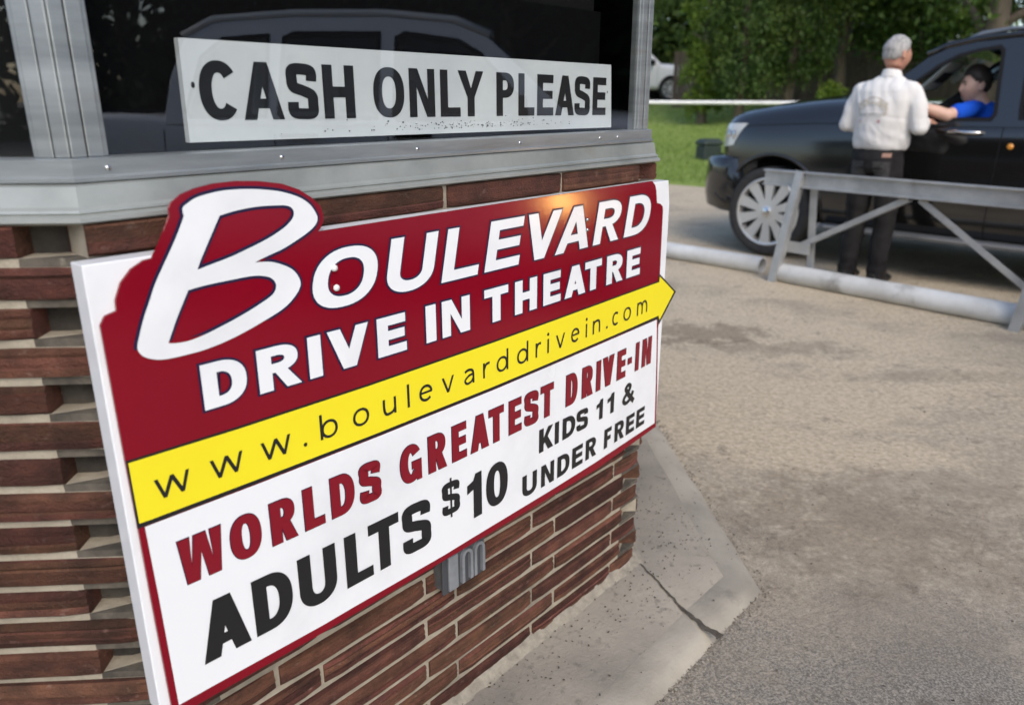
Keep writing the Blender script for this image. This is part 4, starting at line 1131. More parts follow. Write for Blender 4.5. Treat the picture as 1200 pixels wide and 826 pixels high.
LROT = math.atan2(LDV.y, LDV.x)
suv_spec = dict(cat='suv', wb=3.10, wr=.40, arch=.475, belt=1.20, beltw=.945, tumble=.30,
    stations=[(-.80, .55, .30, .42, 1.00, .34, 1.08, 1.10), (-.78, .50, .36, .48, 1.05, .40, 1.13, 1.15), (-.70, .40, .58, .70, 1.09, .58, 1.19, 1.22), (-.60, .34, .74, .86, 1.12, .72, 1.235, 1.27), (-.47, .32, .84, .95, 1.13, .80, 1.265, 1.31),
              (-.2, .31, .88, .995, 1.145, .83, 1.30, 1.36), (.1, .31, .90, 1.008, 1.155, .85, 1.33, 1.40), (.40, .31, .90, 1.008, 1.165, .87, 1.35, 1.435),
              (.62, .30, .90, 1.0, 1.165, .88, 1.33, 1.42), (.75, .30, .90, 1.0, 1.155, .925, 1.215, 1.22), (.95, .30, .90, 1.0, 1.155, .93, 1.205, 1.205), (1.7, .30, .90, 1.0, 1.165, .93, 1.215, 1.215), (2.5, .30, .90, 1.0, 1.175, .93, 1.23, 1.23), (3.1, .31, .90, 1.005, 1.18, .93, 1.24, 1.24),
              (3.75, .36, .88, .985, 1.18, .90, 1.24, 1.24), (4.05, .42, .84, .955, 1.15, .86, 1.23, 1.23), (4.22, .46, .78, .90, 1.10, .80, 1.20, 1.20), (4.27, .55, .70, .80, .95, .70, 1.1, 1.1)],
    cavities=[(.98, 3.9, .84, .62, 1.6)],
    side=[(.60, 1.285), (.78, 1.405), (.95, 1.545), (1.10, 1.675), (1.22, 1.735), (1.42, 1.775), (1.75, 1.795), (2.2, 1.805), (2.9, 1.80), (3.5, 1.78), (3.85, 1.75), (4.02, 1.65), (4.14, 1.4), (4.20, 1.195), (3, 1.19), (1.7, 1.175), (.74, 1.17)],
    windows=[[(.90, 1.225), (.92, 1.345), (1.08, 1.505), (1.20, 1.605), (1.32, 1.672), (1.45, 1.705), (1.575, 1.722), (1.598, 1.700), (1.655, 1.27), (1.64, 1.238)],
             [(1.84, 1.25), (1.83, 1.30), (1.785, 1.70), (1.80, 1.732), (2.55, 1.745), (2.60, 1.73), (2.66, 1.30), (2.64, 1.262)],
             [(2.82, 1.275), (2.76, 1.735), (3.50, 1.715), (3.72, 1.60), (3.84, 1.33), (3.82, 1.29)]],
    open_window=True, side_glass=tint_glass, camber=.7,
    roof=[(1.10, 1.676), (1.22, 1.736), (1.42, 1.776), (1.75, 1.796), (2.2, 1.806), (2.9, 1.801), (3.5, 1.781), (3.85, 1.751), (4.02, 1.66)],
    ws=(.66, 1.30, .86, 1.14, 1.715, .745, -.10), rg=(4.17, 1.24, .84, 4.0, 1.68, .74, .05),
    seams=[[(.70, 1.19), (.70, .36)], [(1.745, 1.21), (1.745, .9), (1.74, .36)], [(2.72, 1.22), (2.70, .9)], [(-.40, 1.135), (-.2, 1.15), (.3, 1.175), (.68, 1.18)]],
    handles=[(1.50, 1.135), (2.52, 1.15)], handle_m=mat('handle_chrome', (.82, .80, .76), rough=.12, metal=1.0))
suv, sbody, stree, shit, sribbon = vehicle('suv', 'black suv with ten spoke wheels stopped beyond the steel barrier, driver window open', suv_spec, Vector((2.3198, 7.0020, 0)) + LNV * .985, LROT, black_paint)
for x in (0, 3.10):
    for y in (-.985, .985): wheel(suv, x - .02, y, .40, .305)
# wheel arch lips, sill board, roof rails, mirrors, lamps
for s_ in (-1, 1):
    for x in (0, 3.1):
        m_ = MB(); pts = []
        for k in range(25):
            a = R(-8 + 196 * k / 24); px, pz = x + .488 * math.cos(a), .42 + .488 * math.sin(a)
            h = shit(px, pz, s_)
            if h[0]: pts.append((px, h[0].y + s_ * .002, pz))
        if len(pts) > 4: MB().tube(pts, [(.010, .014)] * len(pts), 8).build('arch_lip', black_paint, suv, smooth=True)
    MB().box((1.55, s_ * .985, .335), (2.1, .12, .045)).build('running_board', mat('board_grey', (.16, .17, .18), rough=.35, metal=.3), suv, bevel=.012)
    MB().box((1.55, s_ * 1.043, .343), (2.0, .006, .018)).build('board_strip', mat('strip_bright', (.45, .46, .48), rough=.3, metal=.8), suv, bevel=.002)
    rp = [(1.30, s_ * .70, 1.775), (1.42, s_ * .69, 1.830), (1.60, s_ * .685, 1.855), (2.3, s_ * .68, 1.865), (3.3, s_ * .68, 1.86), (3.55, s_ * .685, 1.84), (3.7, s_ * .70, 1.785)]
    MB().tube(rp, [(.024, .020), (.026, .022), (.024, .016)] + [(.024, .016)] * 2 + [(.026, .022), (.024, .020)], 12).build('roof_rail', mat('rail_grey', (.22, .23, .24), rough=.35, metal=.6), suv, smooth=True)
    MB().rings([[(.96 + dx * f, s_ * (1.02 + yy), 1.27 + dz * f) for dx, dz in [(-.09, -.085), (.05, -.09), (.07, 0), (.05, .085), (-.07, .075), (-.11, 0)]] for f, yy in ((.7, -.0), (1, .03), (1, .16), (.75, .21))]).build('door_mirror', black_paint, suv, smooth=True, angle=50, fixn=True)
    MB().bar((.97, s_ * .90, 1.225), (.96, s_ * 1.04, 1.25), .05, .05).build('mirror_arm', trim, suv, bevel=.01)
# headlamps wrap round the front corners
def body_patch(nm, corners, dirv, m_, n=10, off_=.006):
    c = [Vector(p) for p in corners]; d = Vector(dirv).normalized(); rows = []
    for i in range(n + 1):
        row = []
        for j in range(n + 1):
            u, v = i / n, j / n
            p = (c[0] * (1 - u) + c[1] * u) * (1 - v) + (c[3] * (1 - u) + c[2] * u) * v
            h = stree.ray_cast(p - d * 1.2, d)
            row.append(tuple((h[0] if h[0] else p) - d * off_))
        rows.append(row)
    return MB().grid(rows).build(nm, m_, suv, smooth=True)
for s_ in (-1, 1):
    body_patch('headlight', [(-.74, s_ * .66, .90), (-.47, s_ * .95, .97), (-.40, s_ * .97, 1.165), (-.70, s_ * .66, 1.15)], (.75, -s_ * .6, 0), lens_m)
    for i_, (px_, py_) in enumerate(((-.565, .885), (-.50, .925))):
        hh = stree.ray_cast(Vector((px_ - .75, s_ * (py_ + .6), 1.06)), Vector((.78, -s_ * .62, 0)).normalized())
        if hh[0]: MB().lathe([(.0001, -.004), (.030, -.003), (.042, .004), (.045, .012)], 18, 'y', (0, 0, 0)).build('lamp_reflector', MATS['hub_chrome'], suv, smooth=True).matrix_local = Matrix.Translation(hh[0] - Vector((.78, -s_ * .62, 0)).normalized() * .009) @ Matrix.Rotation(math.atan2(-s_ * .62, .78) - R(90), 4, 'Z')
    body_patch('fog_lamp', [(-.88, s_ * .58, .56), (-.83, s_ * .70, .56), (-.83, s_ * .70, .64), (-.88, s_ * .58, .64)], (1, -s_ * .15, 0), lens_m, 5)
body_patch('grille', [(-.86, -.42, .88), (-.86, .42, .88), (-.80, .44, 1.08), (-.80, -.44, 1.08)], (1, 0, 0), mat('grille_chrome', (.35, .35, .36), rough=.2, metal=.9), 12)
bm_ = MB(); plan = [(-.44, -1.012), (-.56, -.985), (-.68, -.93), (-.78, -.83), (-.855, -.68), (-.90, -.45), (-.915, -.2), (-.92, 0)]
plan = plan + [(x, -y) for x, y in plan[-2::-1]]; rings = []
for (x, y) in plan:
    v = Vector((x - .1, y * .8)); inn = Vector((x + .22, y * .86))
    ring = []
    for f, z in ((0, .40), (.55, .36), (.90, .40), (1.0, .52), (1.0, .66), (.985, .76), (.93, .835), (.75, .862), (.35, .875), (0, .86)):
        p = inn.lerp(Vector((x, y)), f); ring.append((p.x, p.y, z))
    rings.append(ring)
bm_.rings(rings)
bmp = bm_.build('front_bumper', black_paint, suv, smooth=True, angle=50, fixn=True)
MB().box((-.925, 0, .66), (.012, .31, .15)).build('number_plate', mat('plate_white', (.6, .6, .62), rough=.4), suv)
for s_ in (-1, 1):
    MB().box((4.24, s_ * .78, .98), (.05, .14, .30)).build('tail_lamp', red_l, suv, bevel=.015)
h = shit(1.80, 1.045)
MB().lathe([(.0001, -.006), (.018, -.005), (.022, 0)], 14, 'y', (1.815, (h[0].y if h[0] else -1), 1.045)).build('door_glint', amber, suv, smooth=True)  # amber disc stands in for an orange reflection on the door paint
# cabin: seats, dashboard, wheel, far pillar trim with its grab handle, mirror
for y in (-.46, .46):
    m_ = MB()
    m_.rings([[(1.28 + dx, y + dy * .25, z) for dx, dy in [(-.02, -1), (.50, -1), (.52, 0), (.50, 1), (-.02, 1), (-.05, 0)]] for z in (.70, .80, .90)])
    m_.rings([[(1.72 + .22 * f + dx, y + dy * (.25 - .04 * f), .86 + f * .62) for dx, dy in [(-.07, -.9), (-.05, 0), (-.07, .9), (.05, 1), (.08, 0), (.05, -1)]] for f in (0, .3, .7, 1)])
    seat = m_.build('seat', mat('seat_cloth', (.03, .031, .034), rough=.8), suv, smooth=True, angle=50, bevel=.02, fixn=True)
    MB().rings([[(1.955 + dx * s2, y + dy * s2, z) for dx, dy in ell(0, 0, .05, .13, n=16)] for z, s2 in ((1.49, .8), (1.54, 1), (1.64, 1), (1.69, .75))]).build('headrest', MATS['seat_cloth'], seat, smooth=True, fixn=True)
MB().rings([[(x, y, z) for x, z in [(.72, .95), (.72, 1.20), (.85, 1.235), (1.02, 1.20), (1.06, 1.10), (1.02, .85)]] for y in (-.84, .84)]).build('dashboard', inner_m, suv, bevel=.02, fixn=True)
sw = MB(); c0 = Vector((1.17, -.46, 1.16)); ax = Vector((.86, 0, .5)); ax.normalize(); e1 = Vector((0, 1, 0)); e2 = ax.cross(e1)
ringp = [c0 + (e1 * math.cos(2 * math.pi * k / 32) + e2 * math.sin(2 * math.pi * k / 32)) * .19 for k in range(33)]
sw.tube(ringp, .016, 10, up=ax, cap=False)
for a in (0, 2.2, 4.1): sw.bar(c0, c0 + (e1 * math.cos(a) + e2 * math.sin(a)) * .185, .035, .012, up=ax)
sw.bar(c0 - ax * .16, c0, .05, .05)
sw.build('steering_wheel', trim, suv, smooth=True, angle=40)
pt = MB().tube([(.90, .79, 1.36), (1.02, .765, 1.475), (1.14, .74, 1.585), (1.26, .715, 1.665)], [(.020, .045), (.020, .05), (.020, .05), (.018, .04)], 12, up=(1, 0, -1)).build('pillar_trim', inner_l, suv, smooth=True)
MB().tube([(.98, .745, 1.46), (1.00, .715, 1.465), (1.09, .70, 1.545), (1.16, .695, 1.60), (1.19, .71, 1.63)], .012, 10).build('grab_handle', inner_m, pt, smooth=True)
vz = MB().box((1.10, -.45, 1.545), (.285, .34, .022), Matrix.Rotation(R(-45), 3, 'Y')).build('sun_visor', inner_l, suv, bevel=.008)
MB().box((1.112, -.45, 1.533), (.10, .20, .004), Matrix.Rotation(R(-45), 3, 'Y')).build('visor_slot', inner_m, vz)
MB().box((.99, -.02, 1.60), (.03, .24, .065)).build('rear_mirror', trim, suv, bevel=.012)
MB().box((2.45, 0, 1.02), (.14, 1.3, .95), Matrix.Rotation(R(14), 3, 'Y')).build('rear_seat', MATS['seat_cloth'], suv, bevel=.05)
MB().box((2.1, 0, 1.795), (1.9, 1.2, .012)).build('headlining', mat('headliner', (.10, .10, .10), rough=.9), suv)

truck_spec = dict(cat='pickup truck', wb=3.75, wr=.39, arch=.46, belt=1.22, beltw=.925, tumble=.28,
    stations=[(-.75, .42, .66, .80, .70, .74, .80, .82), (-.71, .36, .76, .88, .95, .78, 1.05, 1.06), (-.62, .35, .82, .94, 1.10, .80, 1.18, 1.20), (-.3, .35, .86, .96, 1.12, .82, 1.22, 1.26), (.1, .36, .86, .965, 1.14, .84, 1.25, 1.31), (.32, .36, .86, .965, 1.15, .87, 1.26, 1.31), (.46, .36, .86, .965, 1.17, .90, 1.235, 1.235),
              (.6, .36, .86, .965, 1.17, .90, 1.225, 1.225), (1.6, .36, .86, .965, 1.18, .90, 1.23, 1.23), (2.98, .36, .86, .965, 1.18, .90, 1.235, 1.235), (3.04, .36, .86, .965, 1.20, .91, 1.26, 1.26), (3.14, .38, .86, .965, 1.24, .92, 1.29, 1.29), (3.8, .40, .86, .965, 1.24, .92, 1.29, 1.29), (4.6, .45, .84, .955, 1.24, .91, 1.29, 1.29), (4.76, .50, .80, .94, 1.22, .90, 1.27, 1.27), (4.80, .55, .78, .90, 1.15, .88, 1.24, 1.24)],
    cavities=[(.68, 2.92, .82, .66, 1.6), (3.16, 4.70, .83, .80, 1.6)],
    side=[(.40, 1.27), (.65, 1.50), (.92, 1.745), (1.15, 1.835), (1.6, 1.875), (2.2, 1.875), (2.7, 1.84), (2.90, 1.74), (2.99, 1.5), (3.04, 1.21), (.46, 1.20)],
    windows=[[(.70, 1.25), (.72, 1.36), (.98, 1.64), (1.12, 1.72), (1.46, 1.765), (1.51, 1.74), (1.53, 1.27), (1.51, 1.25)],
             [(1.66, 1.26), (1.64, 1.765), (2.18, 1.765), (2.24, 1.74), (2.28, 1.28), (2.26, 1.26)], [(2.38, 1.27), (2.36, 1.75), (2.64, 1.73), (2.78, 1.62), (2.88, 1.30), (2.86, 1.27)]],
    side_glass=tint_glass, camber=1.0,
    roof=[(.92, 1.746), (1.15, 1.836), (1.6, 1.876), (2.2, 1.876), (2.7, 1.841), (2.90, 1.741)],
    ws=(.44, 1.27, .84, .94, 1.765, .735, -.09), rg=(3.02, 1.26, .82, 2.90, 1.74, .735, .02),
    seams=[[(.52, 1.2), (.52, .45)], [(1.58, 1.2), (1.58, .45)], [(2.32, 1.2), (2.32, .45)], [(3.04, 1.23), (3.04, .45)]], handles=[(1.42, 1.14), (2.16, 1.14)], handle_m=trim)
def pickup(label, loc, heading, paint):
    t, body, tree_, hit, rib = vehicle('pickup_truck', label, truck_spec, loc, heading, paint, None)
    for x in (0, 3.75):
        for y in (-.94, .94): wheel(t, x, y, .39, .28, 8)
    MB().box((-.76, 0, .56), (.10, 1.72, .22)).build('front_bumper', mat('bumper_chrome', (.45, .46, .47), rough=.25, metal=.8), t, bevel=.03)
    MB().box((4.85, 0, .56), (.10, 1.72, .20)).build('rear_bumper', MATS['bumper_chrome'], t, bevel=.03)
    MB().box((-.745, 0, .92), (.05, 1.1, .26)).build('grille', trim, t, bevel=.02)
    for s_ in (-1, 1):
        MB().box((-.70, s_ * .70, .94), (.10, .26, .24)).build('headlight', lens_m, t, bevel=.02)
        MB().box((4.79, s_ * .86, 1.0), (.05, .12, .36)).build('tail_lamp', red_l, t, bevel=.01)
        MB().rings([[(.72 + dx, s_ * (.95 + yy), 1.30 + dz) for dx, dz in [(-.06, -.09), (.05, -.09), (.06, .09), (-.04, .09)]] for yy in (0, .2)]).build('door_mirror', trim, t, bevel=.02, fixn=True)
    MB().rings([[(x, y, z) for x, z in [(.45, .95), (.45, 1.22), (.74, 1.22), (.77, .9)]] for y in (-.8, .8)]).build('dashboard', inner_m, t, fixn=True)
    for y in (-.42, .42):
        MB().rings([[(1.45 + .2 * f + dx, y + dy * .24, .80 + f * .72) for dx, dy in [(-.07, -1), (-.07, 1), (.06, 1), (.06, -1)]] for f in (0, 1)]).build('seat', MATS['seat_cloth'], t, bevel=.03, fixn=True)
    return t
hp = math.atan2(-.991, .134)
silver = pickup('silver pickup truck mirrored in the booth window', Vector((4.34, 3.03, 0)), hp, silver_paint)
wt_h = math.atan2(-.10, -.995)
lit = bpy.data.materials.new('lit_amber_lamp'); lit.use_nodes = True
lb = lit.node_tree.nodes['Principled BSDF']; lb.inputs['Emission Color'].default_value = (1, .50, .14, 1); lb.inputs['Emission Strength'].default_value = 40
MB().rings([[(x, -y, z) for x, z in [(.54, .68), (.64, .68), (.65, .71), (.65, .77), (.63, .80), (.55, .80), (.53, .77), (.53, .71)]] for y in (.90, .982)]).build('side_lamp', lit, silver, bevel=.006, fixn=True)
pickup('white pickup truck parked far off behind the lawn at the left of the trees', Vector((5.70, 30.6, 1.36)), wt_h, white_paint)
# ------------------------------------------------------------------ people
skin_m = mat('skin', (.50, .27, .19), (.42, .20, .14), rough=.5, scale=14, spec=.4)
def fuse(mb, name, m, parent, voxel=.007, it=6, fac=.5):
    """one continuous surface out of overlapping closed volumes"""
    o = mb.build(name, m, parent, fixn=True)
    r = o.modifiers.new('r', 'REMESH'); r.mode = 'VOXEL'; r.voxel_size = voxel; r.use_smooth_shade = True
    s_ = o.modifiers.new('s', 'SMOOTH'); s_.iterations = it; s_.factor = fac
    bake(o); shade(o)
    return o
def ellip_rings(sections, n=20):
    """sections: (cx, cy, z, rx, ry)"""
    return [[(cx + rx * math.cos(2 * math.pi * k / n), cy + ry * math.sin(2 * math.pi * k / n), z) for k in range(n)] for cx, cy, z, rx, ry in sections]
def head_surface(M, grow=1.0, n=36, m=28):
    """a head facing +y with brow, nose, lips, chin and jaw; M places it"""
    rows = []
    for i in range(m + 1):
        ph = math.pi * i / m; row = []
        for k in range(n):
            th = 2 * math.pi * k / n
            x, y, z = math.sin(ph) * math.cos(th), math.sin(ph) * math.sin(th), -math.cos(ph)
            sx, sy, sz = .074, .094, .116
            if z < 0: 
                sx *= 1 - .22 * (-z) ** 1.6; sy *= 1 - .10 * (-z) ** 2
            p = Vector((x * sx, y * sy - (.012 if z > .2 else 0), z * sz))
            fr_ = max(y, 0) ** 2
            if y > 0:
                g = lambda cx, cz, wx, wz: math.exp(-((x - cx) / wx) ** 2 - ((z - cz) / wz) ** 2)
                d = 0
                d += .019 * g(0, -.20, .12, .13) + .009 * g(0, .0, .09, .17)      # nose and its bridge
                d += .009 * g(.35, .22, .3, .09) + .009 * g(-.35, .22, .3, .09)       # brow
                d -= .009 * g(.33, .07, .17, .10) + .009 * g(-.33, .07, .17, .10)     # eye sockets
                d += .005 * g(0, -.46, .25, .07) + .004 * g(0, -.56, .22, .06) - .004 * g(0, -.51, .25, .03)   # lips
                d += .014 * g(0, -.80, .3, .17)                                       # chin
                d += .004 * g(.5, -.18, .2, .2) + .004 * g(-.5, -.18, .2, .2)         # cheeks
                p.y += d * fr_ ** .5
            row.append(tuple(M @ (p * grow)))
        rows.append(row)
    return rows
def add_ears(mb, M):
    for s_ in (-1, 1):
        mb.rings([[tuple(M @ Vector((s_ * (.066 + a), -.005 + b_ * math.cos(t) - a * .5, -.002 + c_ * math.sin(t) - .006 * math.cos(t)))) for t in [2 * math.pi * k / 12 for k in range(12)]]
                  for a, b_, c_ in ((0, .010, .016), (.010, .018, .030), (.017, .019, .032), (.021, .014, .026))])
def add_hand(mb, wrist, fdir, up, size=1.0, curl=.35, flip=1):
    """palm, four bent fingers and a thumb; fdir: finger direction, up: back of the hand"""
    f = Vector(fdir).normalized(); u = Vector(up); u = (u - f * u.dot(f)).normalized(); s_ = f.cross(u) * flip
    w = Vector(wrist)
    mb.tube([w - f * .02, w + f * .03 * size, w + f * .085 * size], [(.026 * size, .017 * size), (.036 * size, .015 * size), (.041 * size, .013 * size)], 12, up=u)
    for i, (o_, L) in enumerate(((-.030, .072), (-.010, .080), (.010, .075), (.029, .058))):
        a = w + f * .083 * size + s_ * o_ * size; P = [a - f * .02]; d = f.copy(); q = a
        P.append(q)
        for k in range(3):
            d = (Matrix.Rotation(-curl * (.6 + .5 * k), 3, f.cross(u).normalized()) @ d).normalized(); q = q + d * L * size * (.45, .32, .23)[k]; P.append(q)
        mb.tube(P, [.0085 * size, .0090 * size, .0082 * size, .0074 * size, .0062 * size], 8, up=u)
    a = w + f * .02 * size - s_ * .030 * size; d = (f * .75 - s_ * .65 - u * .15).normalized()
    mb.tube([a - d * .01, a + d * .032 * size, a + d * .055 * size + f * .008, a + d * .064 * size + f * .026 * size], [.012 * size, .0115 * size, .0095 * size, .0075 * size], 8, up=u)
def hair_cap(M, name, m, parent, front, back, sides, vol=.010, seed=1, grow=1.0):
    rows = head_surface(M, grow); base = head_surface(Matrix.Identity(4), grow)
    n = len(rows[0]); mb = MB(); keep = []; V = []
    c = M @ Vector((0, -.01, .01))
    for i, row in enumerate(rows):
        for k, p in enumerate(row):
            b_ = base[i][k]; z, y, x = b_[2] / .116, b_[1] / .094, b_[0] / .074
            lim = front if y > .55 else (sides + (front - sides) * max(0, (y - .15) / .4) if y > .15 else back + (sides - back) * max(0, min(1, (y + .6) / .75)))
            kp = z > lim
            d = (Vector(p) - c).normalized()
            f = min(max((z - lim) / .35, 0), 1)
            off_ = vol * (.25 + .75 * f) + .006 * noise.noise((b_[0] * 60, b_[1] * 25, b_[2] * 40 + seed)) + .004 * noise.noise((b_[0] * 160, b_[1] * 60, b_[2] * 60 + seed))
            V.append(tuple(Vector(p) + d * max(off_, .0015))); keep.append(kp)
    F = []
    for i in range(len(rows) - 1):
        for k in range(n):
            q = (i * n + k, i * n + (k + 1) % n, (i + 1) * n + (k + 1) % n, (i + 1) * n + k)
            if sum(keep[j] for j in q) >= 3: F.append(q)
    used = sorted({j for q in F for j in q}); mp_ = {j: i for i, j in enumerate(used)}
    mb.v = [V[j] for j in used]; mb.f = [tuple(mp_[j] for j in q) for q in F]
    o = mb.build(name, m, parent, smooth=True, fixn=True)
    so = o.modifiers.new('s', 'SOLIDIFY'); so.thickness = .008; so.offset = -1
    bake(o); shade(o)
    return o

# ---- the attendant, seen from behind
mrot = math.atan2(LNV.y, LNV.x) - R(90) - R(4)
man = thing('person', 'grey haired man in white shirt and black jeans, standing with his back to us', 'person', (2.765, 5.97, 0), mrot)
hM = Matrix.Translation((.02, .035, 1.675)) @ Matrix.Rotation(R(-26), 4, 'Z') @ Matrix.Rotation(R(-8), 4, 'X')
b = MB()
b.rings(head_surface(hM, 1.06)); add_ears(b, hM @ Matrix.Scale(1.06, 4))
b.tube([(.0, -.015, 1.45), (.005, .0, 1.53), (.015, .015, 1.60), (.018, .02, 1.66)], [(.085, .075), (.064, .064), (.060, .062), (.055, .06)], 16)
b.rings(ellip_rings([(0, 0, .90, .15, .10), (0, 0, 1.0, .155, .11), (0, 0, 1.15, .16, .115), (0, -.01, 1.3, .175, .115), (0, -.015, 1.42, .175, .10), (0, -.01, 1.50, .09, .07)]))
LE, RE = Vector((-.265, -.035, 1.195)), Vector((.285, -.015, 1.185)); LS, RS = Vector((-.195, -.015, 1.435)), Vector((.195, -.01, 1.435)); LW, RW = Vector((-.125, .185, 1.165)), Vector((.185, .215, 1.215))
for S_, E_, W_ in ((LS, LE, LW), (RS, RE, RW)):
    b.limb([S_, S_.lerp(E_, .5), E_, E_.lerp(W_, .4), W_], [.050, .044, .036, .037, .026], 12)
add_hand(b, LW, Vector((.25, .9, .05)), Vector((-.25, 0, 1)), 1.0, .45, 1)
add_hand(b, RW, Vector((.1, 1, .12)), Vector((.25, 0, 1)), 1.0, .35, -1)
for s_ in (-1, 1):
    b.tube([(s_ * .085, 0, .96), (s_ * .10, .01, .75), (s_ * .10, .02, .50), (s_ * .105, 0, .30), (s_ * .105, -.01, .08)], [.082, .072, .05, .05, .036], 12)
    b.tube([(s_ * .105, -.06, .045), (s_ * .11, .04, .04), (s_ * .12, .13, .03)], [(.035, .035), (.042, .032), (.035, .02)], 10)
fuse(b, 'body', skin_m, man, .0075, 3, .4)
grey_hair = mat('grey_hair', (.42, .41, .39), (.24, .23, .22), rough=.7, scale=60, stretch=(1, 1, .25), bump=.5, bscale=160, bdist=.002)
hair_cap(hM, 'hair', grey_hair, man, .62, -.42, .08, .012, 3, 1.06)
# shirt: full back yoke, sleeves rolled towards the cuffs, blousing over the belt
b = MB()
b.rings(ellip_rings([(0, .0, 1.015, .188, .125), (0, .0, 1.05, .203, .142), (0, -.005, 1.10, .205, .148), (0, -.01, 1.18, .203, .148), (0, -.015, 1.28, .212, .145), (0, -.02, 1.36, .222, .138), (0, -.02, 1.43, .218, .118), (.0, -.015, 1.475, .178, .096), (.005, -.005, 1.51, .112, .078), (.01, .005, 1.535, .074, .070)], 28))
for S_, E_, W_ in ((LS, LE, LW), (RS, RE, RW)):
    sx = 1 if S_.x > 0 else -1
    b.limb([(sx * .10, -.018, 1.435), S_ + Vector((-sx * .012, -.002, -.012)), S_.lerp(E_, .5), E_ + Vector((-sx * .012, -.004, -.004)), E_.lerp(W_, .5), E_.lerp(W_, .92)], [.070, .072, .066, .062, .054, .042], 16)
shirt_m = mat('shirt_cotton', (.72, .70, .67), (.66, .64, .61), rough=.9, scale=5, bump=.12, bscale=300, bdist=.001, spec=.2)
shirt = fuse(b, 'shirt', shirt_m, man, .009, 5, .5)
for v in shirt.data.vertices:
    c = v.co; wv = .009 * noise.noise((c.x * 9, c.y * 9, c.z * 5)) + .008 * noise.noise((c.x * 22 + c.z * 8, c.y * 14, c.z * 9 + 4)) - .004 * max(0, 1 - abs(noise.noise((c.x * 7 + c.z * 5, 2.0, c.z * 6 - c.x * 4))) / .22) + .006 * min(1, max(0, (1.20 - c.z) / .16))
    wv += .005 * math.sin(c.z * 60 + c.x * 25) * max(0, 1 - abs(c.z - 1.10) / .09) * .6
    v.co = c + v.normal * wv
shade(shirt)
MB().rings([[(.012 + (.066 + a) * math.cos(t), .004 + (.064 + a) * math.sin(t) , z + .012 * math.sin(t) * -1) for t in [2 * math.pi * k / 26 for k in range(26)]] for a, z in ((.012, 1.515), (.006, 1.535), (-.002, 1.562), (-.008, 1.568), (-.004, 1.55), (.002, 1.52))], cap=False).build('collar', shirt_m, shirt, smooth=True, fixn=True)
stree2 = bvh_of(shirt)
def on_back(x, z, off_=.0025):
    h = stree2.ray_cast(Vector((x, -1, z)), Vector((0, 1, 0)))
    return tuple(h[0] - Vector((0, off_, 0))) if h[0] else None
def back_print(pts, wid, m, nm):
    A, B = [], []
    for i, p in enumerate(pts):
        a = pts[max(i - 1, 0)]; b_ = pts[min(i + 1, len(pts) - 1)]; dx, dz = b_[0] - a[0], b_[1] - a[1]; l = math.hypot(dx, dz) or 1
        A.append(on_back(p[0] - dz / l * wid / 2, p[1] + dx / l * wid / 2)); B.append(on_back(p[0] + dz / l * wid / 2, p[1] - dx / l * wid / 2))
    if None in A or None in B: return
    MB().grid([A, B]).build(nm, m, shirt, smooth=True)
faded = mat('faded_print', (.46, .41, .33), (.62, .58, .52), rough=.9, scale=40, lo=.4, hi=.6)
faded2 = mat('faded_print_dark', (.38, .37, .35), (.58, .56, .53), rough=.9, scale=50, lo=.4, hi=.6)
red_p = mat('faded_print_red', (.56, .30, .30), rough=.9)
cx = -.02
back_print([(cx - .10 + .2 * k / 16, 1.315 + .048 * math.sin(math.pi * k / 16)) for k in range(17)], .050, faded, 'printed_arch')
back_print([(cx - .085 + .17 * k / 12, 1.262) for k in range(13)], .022, faded2, 'printed_band')
back_print([(cx - .105, 1.315), (cx - .102, 1.28), (cx - .09, 1.25)], .018, faded, 'printed_post')
back_print([(cx + .105, 1.315), (cx + .102, 1.28), (cx + .09, 1.25)], .018, faded, 'printed_post')
for x in (-.085, .06): back_print([(cx + x, 1.225), (cx + x, 1.205)], .020, red_p if x > 0 else mat('faded_print_pink', (.68, .48, .46), rough=.9), 'printed_dot')
# black jeans
b = MB()
b.rings(ellip_rings([(0, 0, .84, .150, .105), (0, -.012, .88, .186, .132), (0, -.012, .95, .186, .134), (0, -.005, 1.03, .176, .118), (0, 0, 1.05, .174, .115)], 24))
for s_ in (-1, 1):
    dy = .012 if s_ > 0 else -.012
    b.tube([(s_ * .090, -.005, .93), (s_ * .098, 0, .80), (s_ * .102, .012 + dy, .62), (s_ * .104, .020 + dy, .48), (s_ * .107, .0 + dy, .30), (s_ * .112, -.012 + dy, .12), (s_ * .114, -.012 + dy, .045)], [(.098, .108), (.096, .102), (.085, .088), (.076, .078), (.072, .074), (.070, .074), (.072, .078)], 18)
jeans_m = mat('black_denim', (.012, .011, .012), (.026, .025, .025), rough=.85, scale=9, bump=.2, bscale=250, bdist=.001, spec=.2)
jeans = fuse(b, 'trousers', jeans_m, man, .009, 4, .5)
for v in jeans.data.vertices:
    c = v.co; v.co = c + v.normal * (.005 * noise.noise((c.x * 16, c.y * 12, c.z * 14)) + .004 * math.sin(c.z * 55 + 3 * c.x) * max(0, 1 - abs(c.z - .52) / .12) + .005 * math.sin(c.z * 70) * max(0, 1 - abs(c.z - .12) / .1))
shade(jeans)
jt = bvh_of(jeans)
def on_seat(x, z, o_=.003):
    h = jt.ray_cast(Vector((x, -1, z)), Vector((0, 1, 0))); return tuple(h[0] - Vector((0, o_, 0))) if h[0] else (x, -.14, z)
def seat_patch(x0, x1, z0, z1, m, nm, o_=.003): MB().grid([[on_seat(x0 + (x1 - x0) * i / 6, z0 + (z1 - z0) * j / 4, o_) for i in range(7)] for j in range(5)]).build(nm, m, jeans, smooth=True)
pocket_m = mat('denim_pocket', (.030, .029, .029), (.060, .058, .057), rough=.85, scale=30)
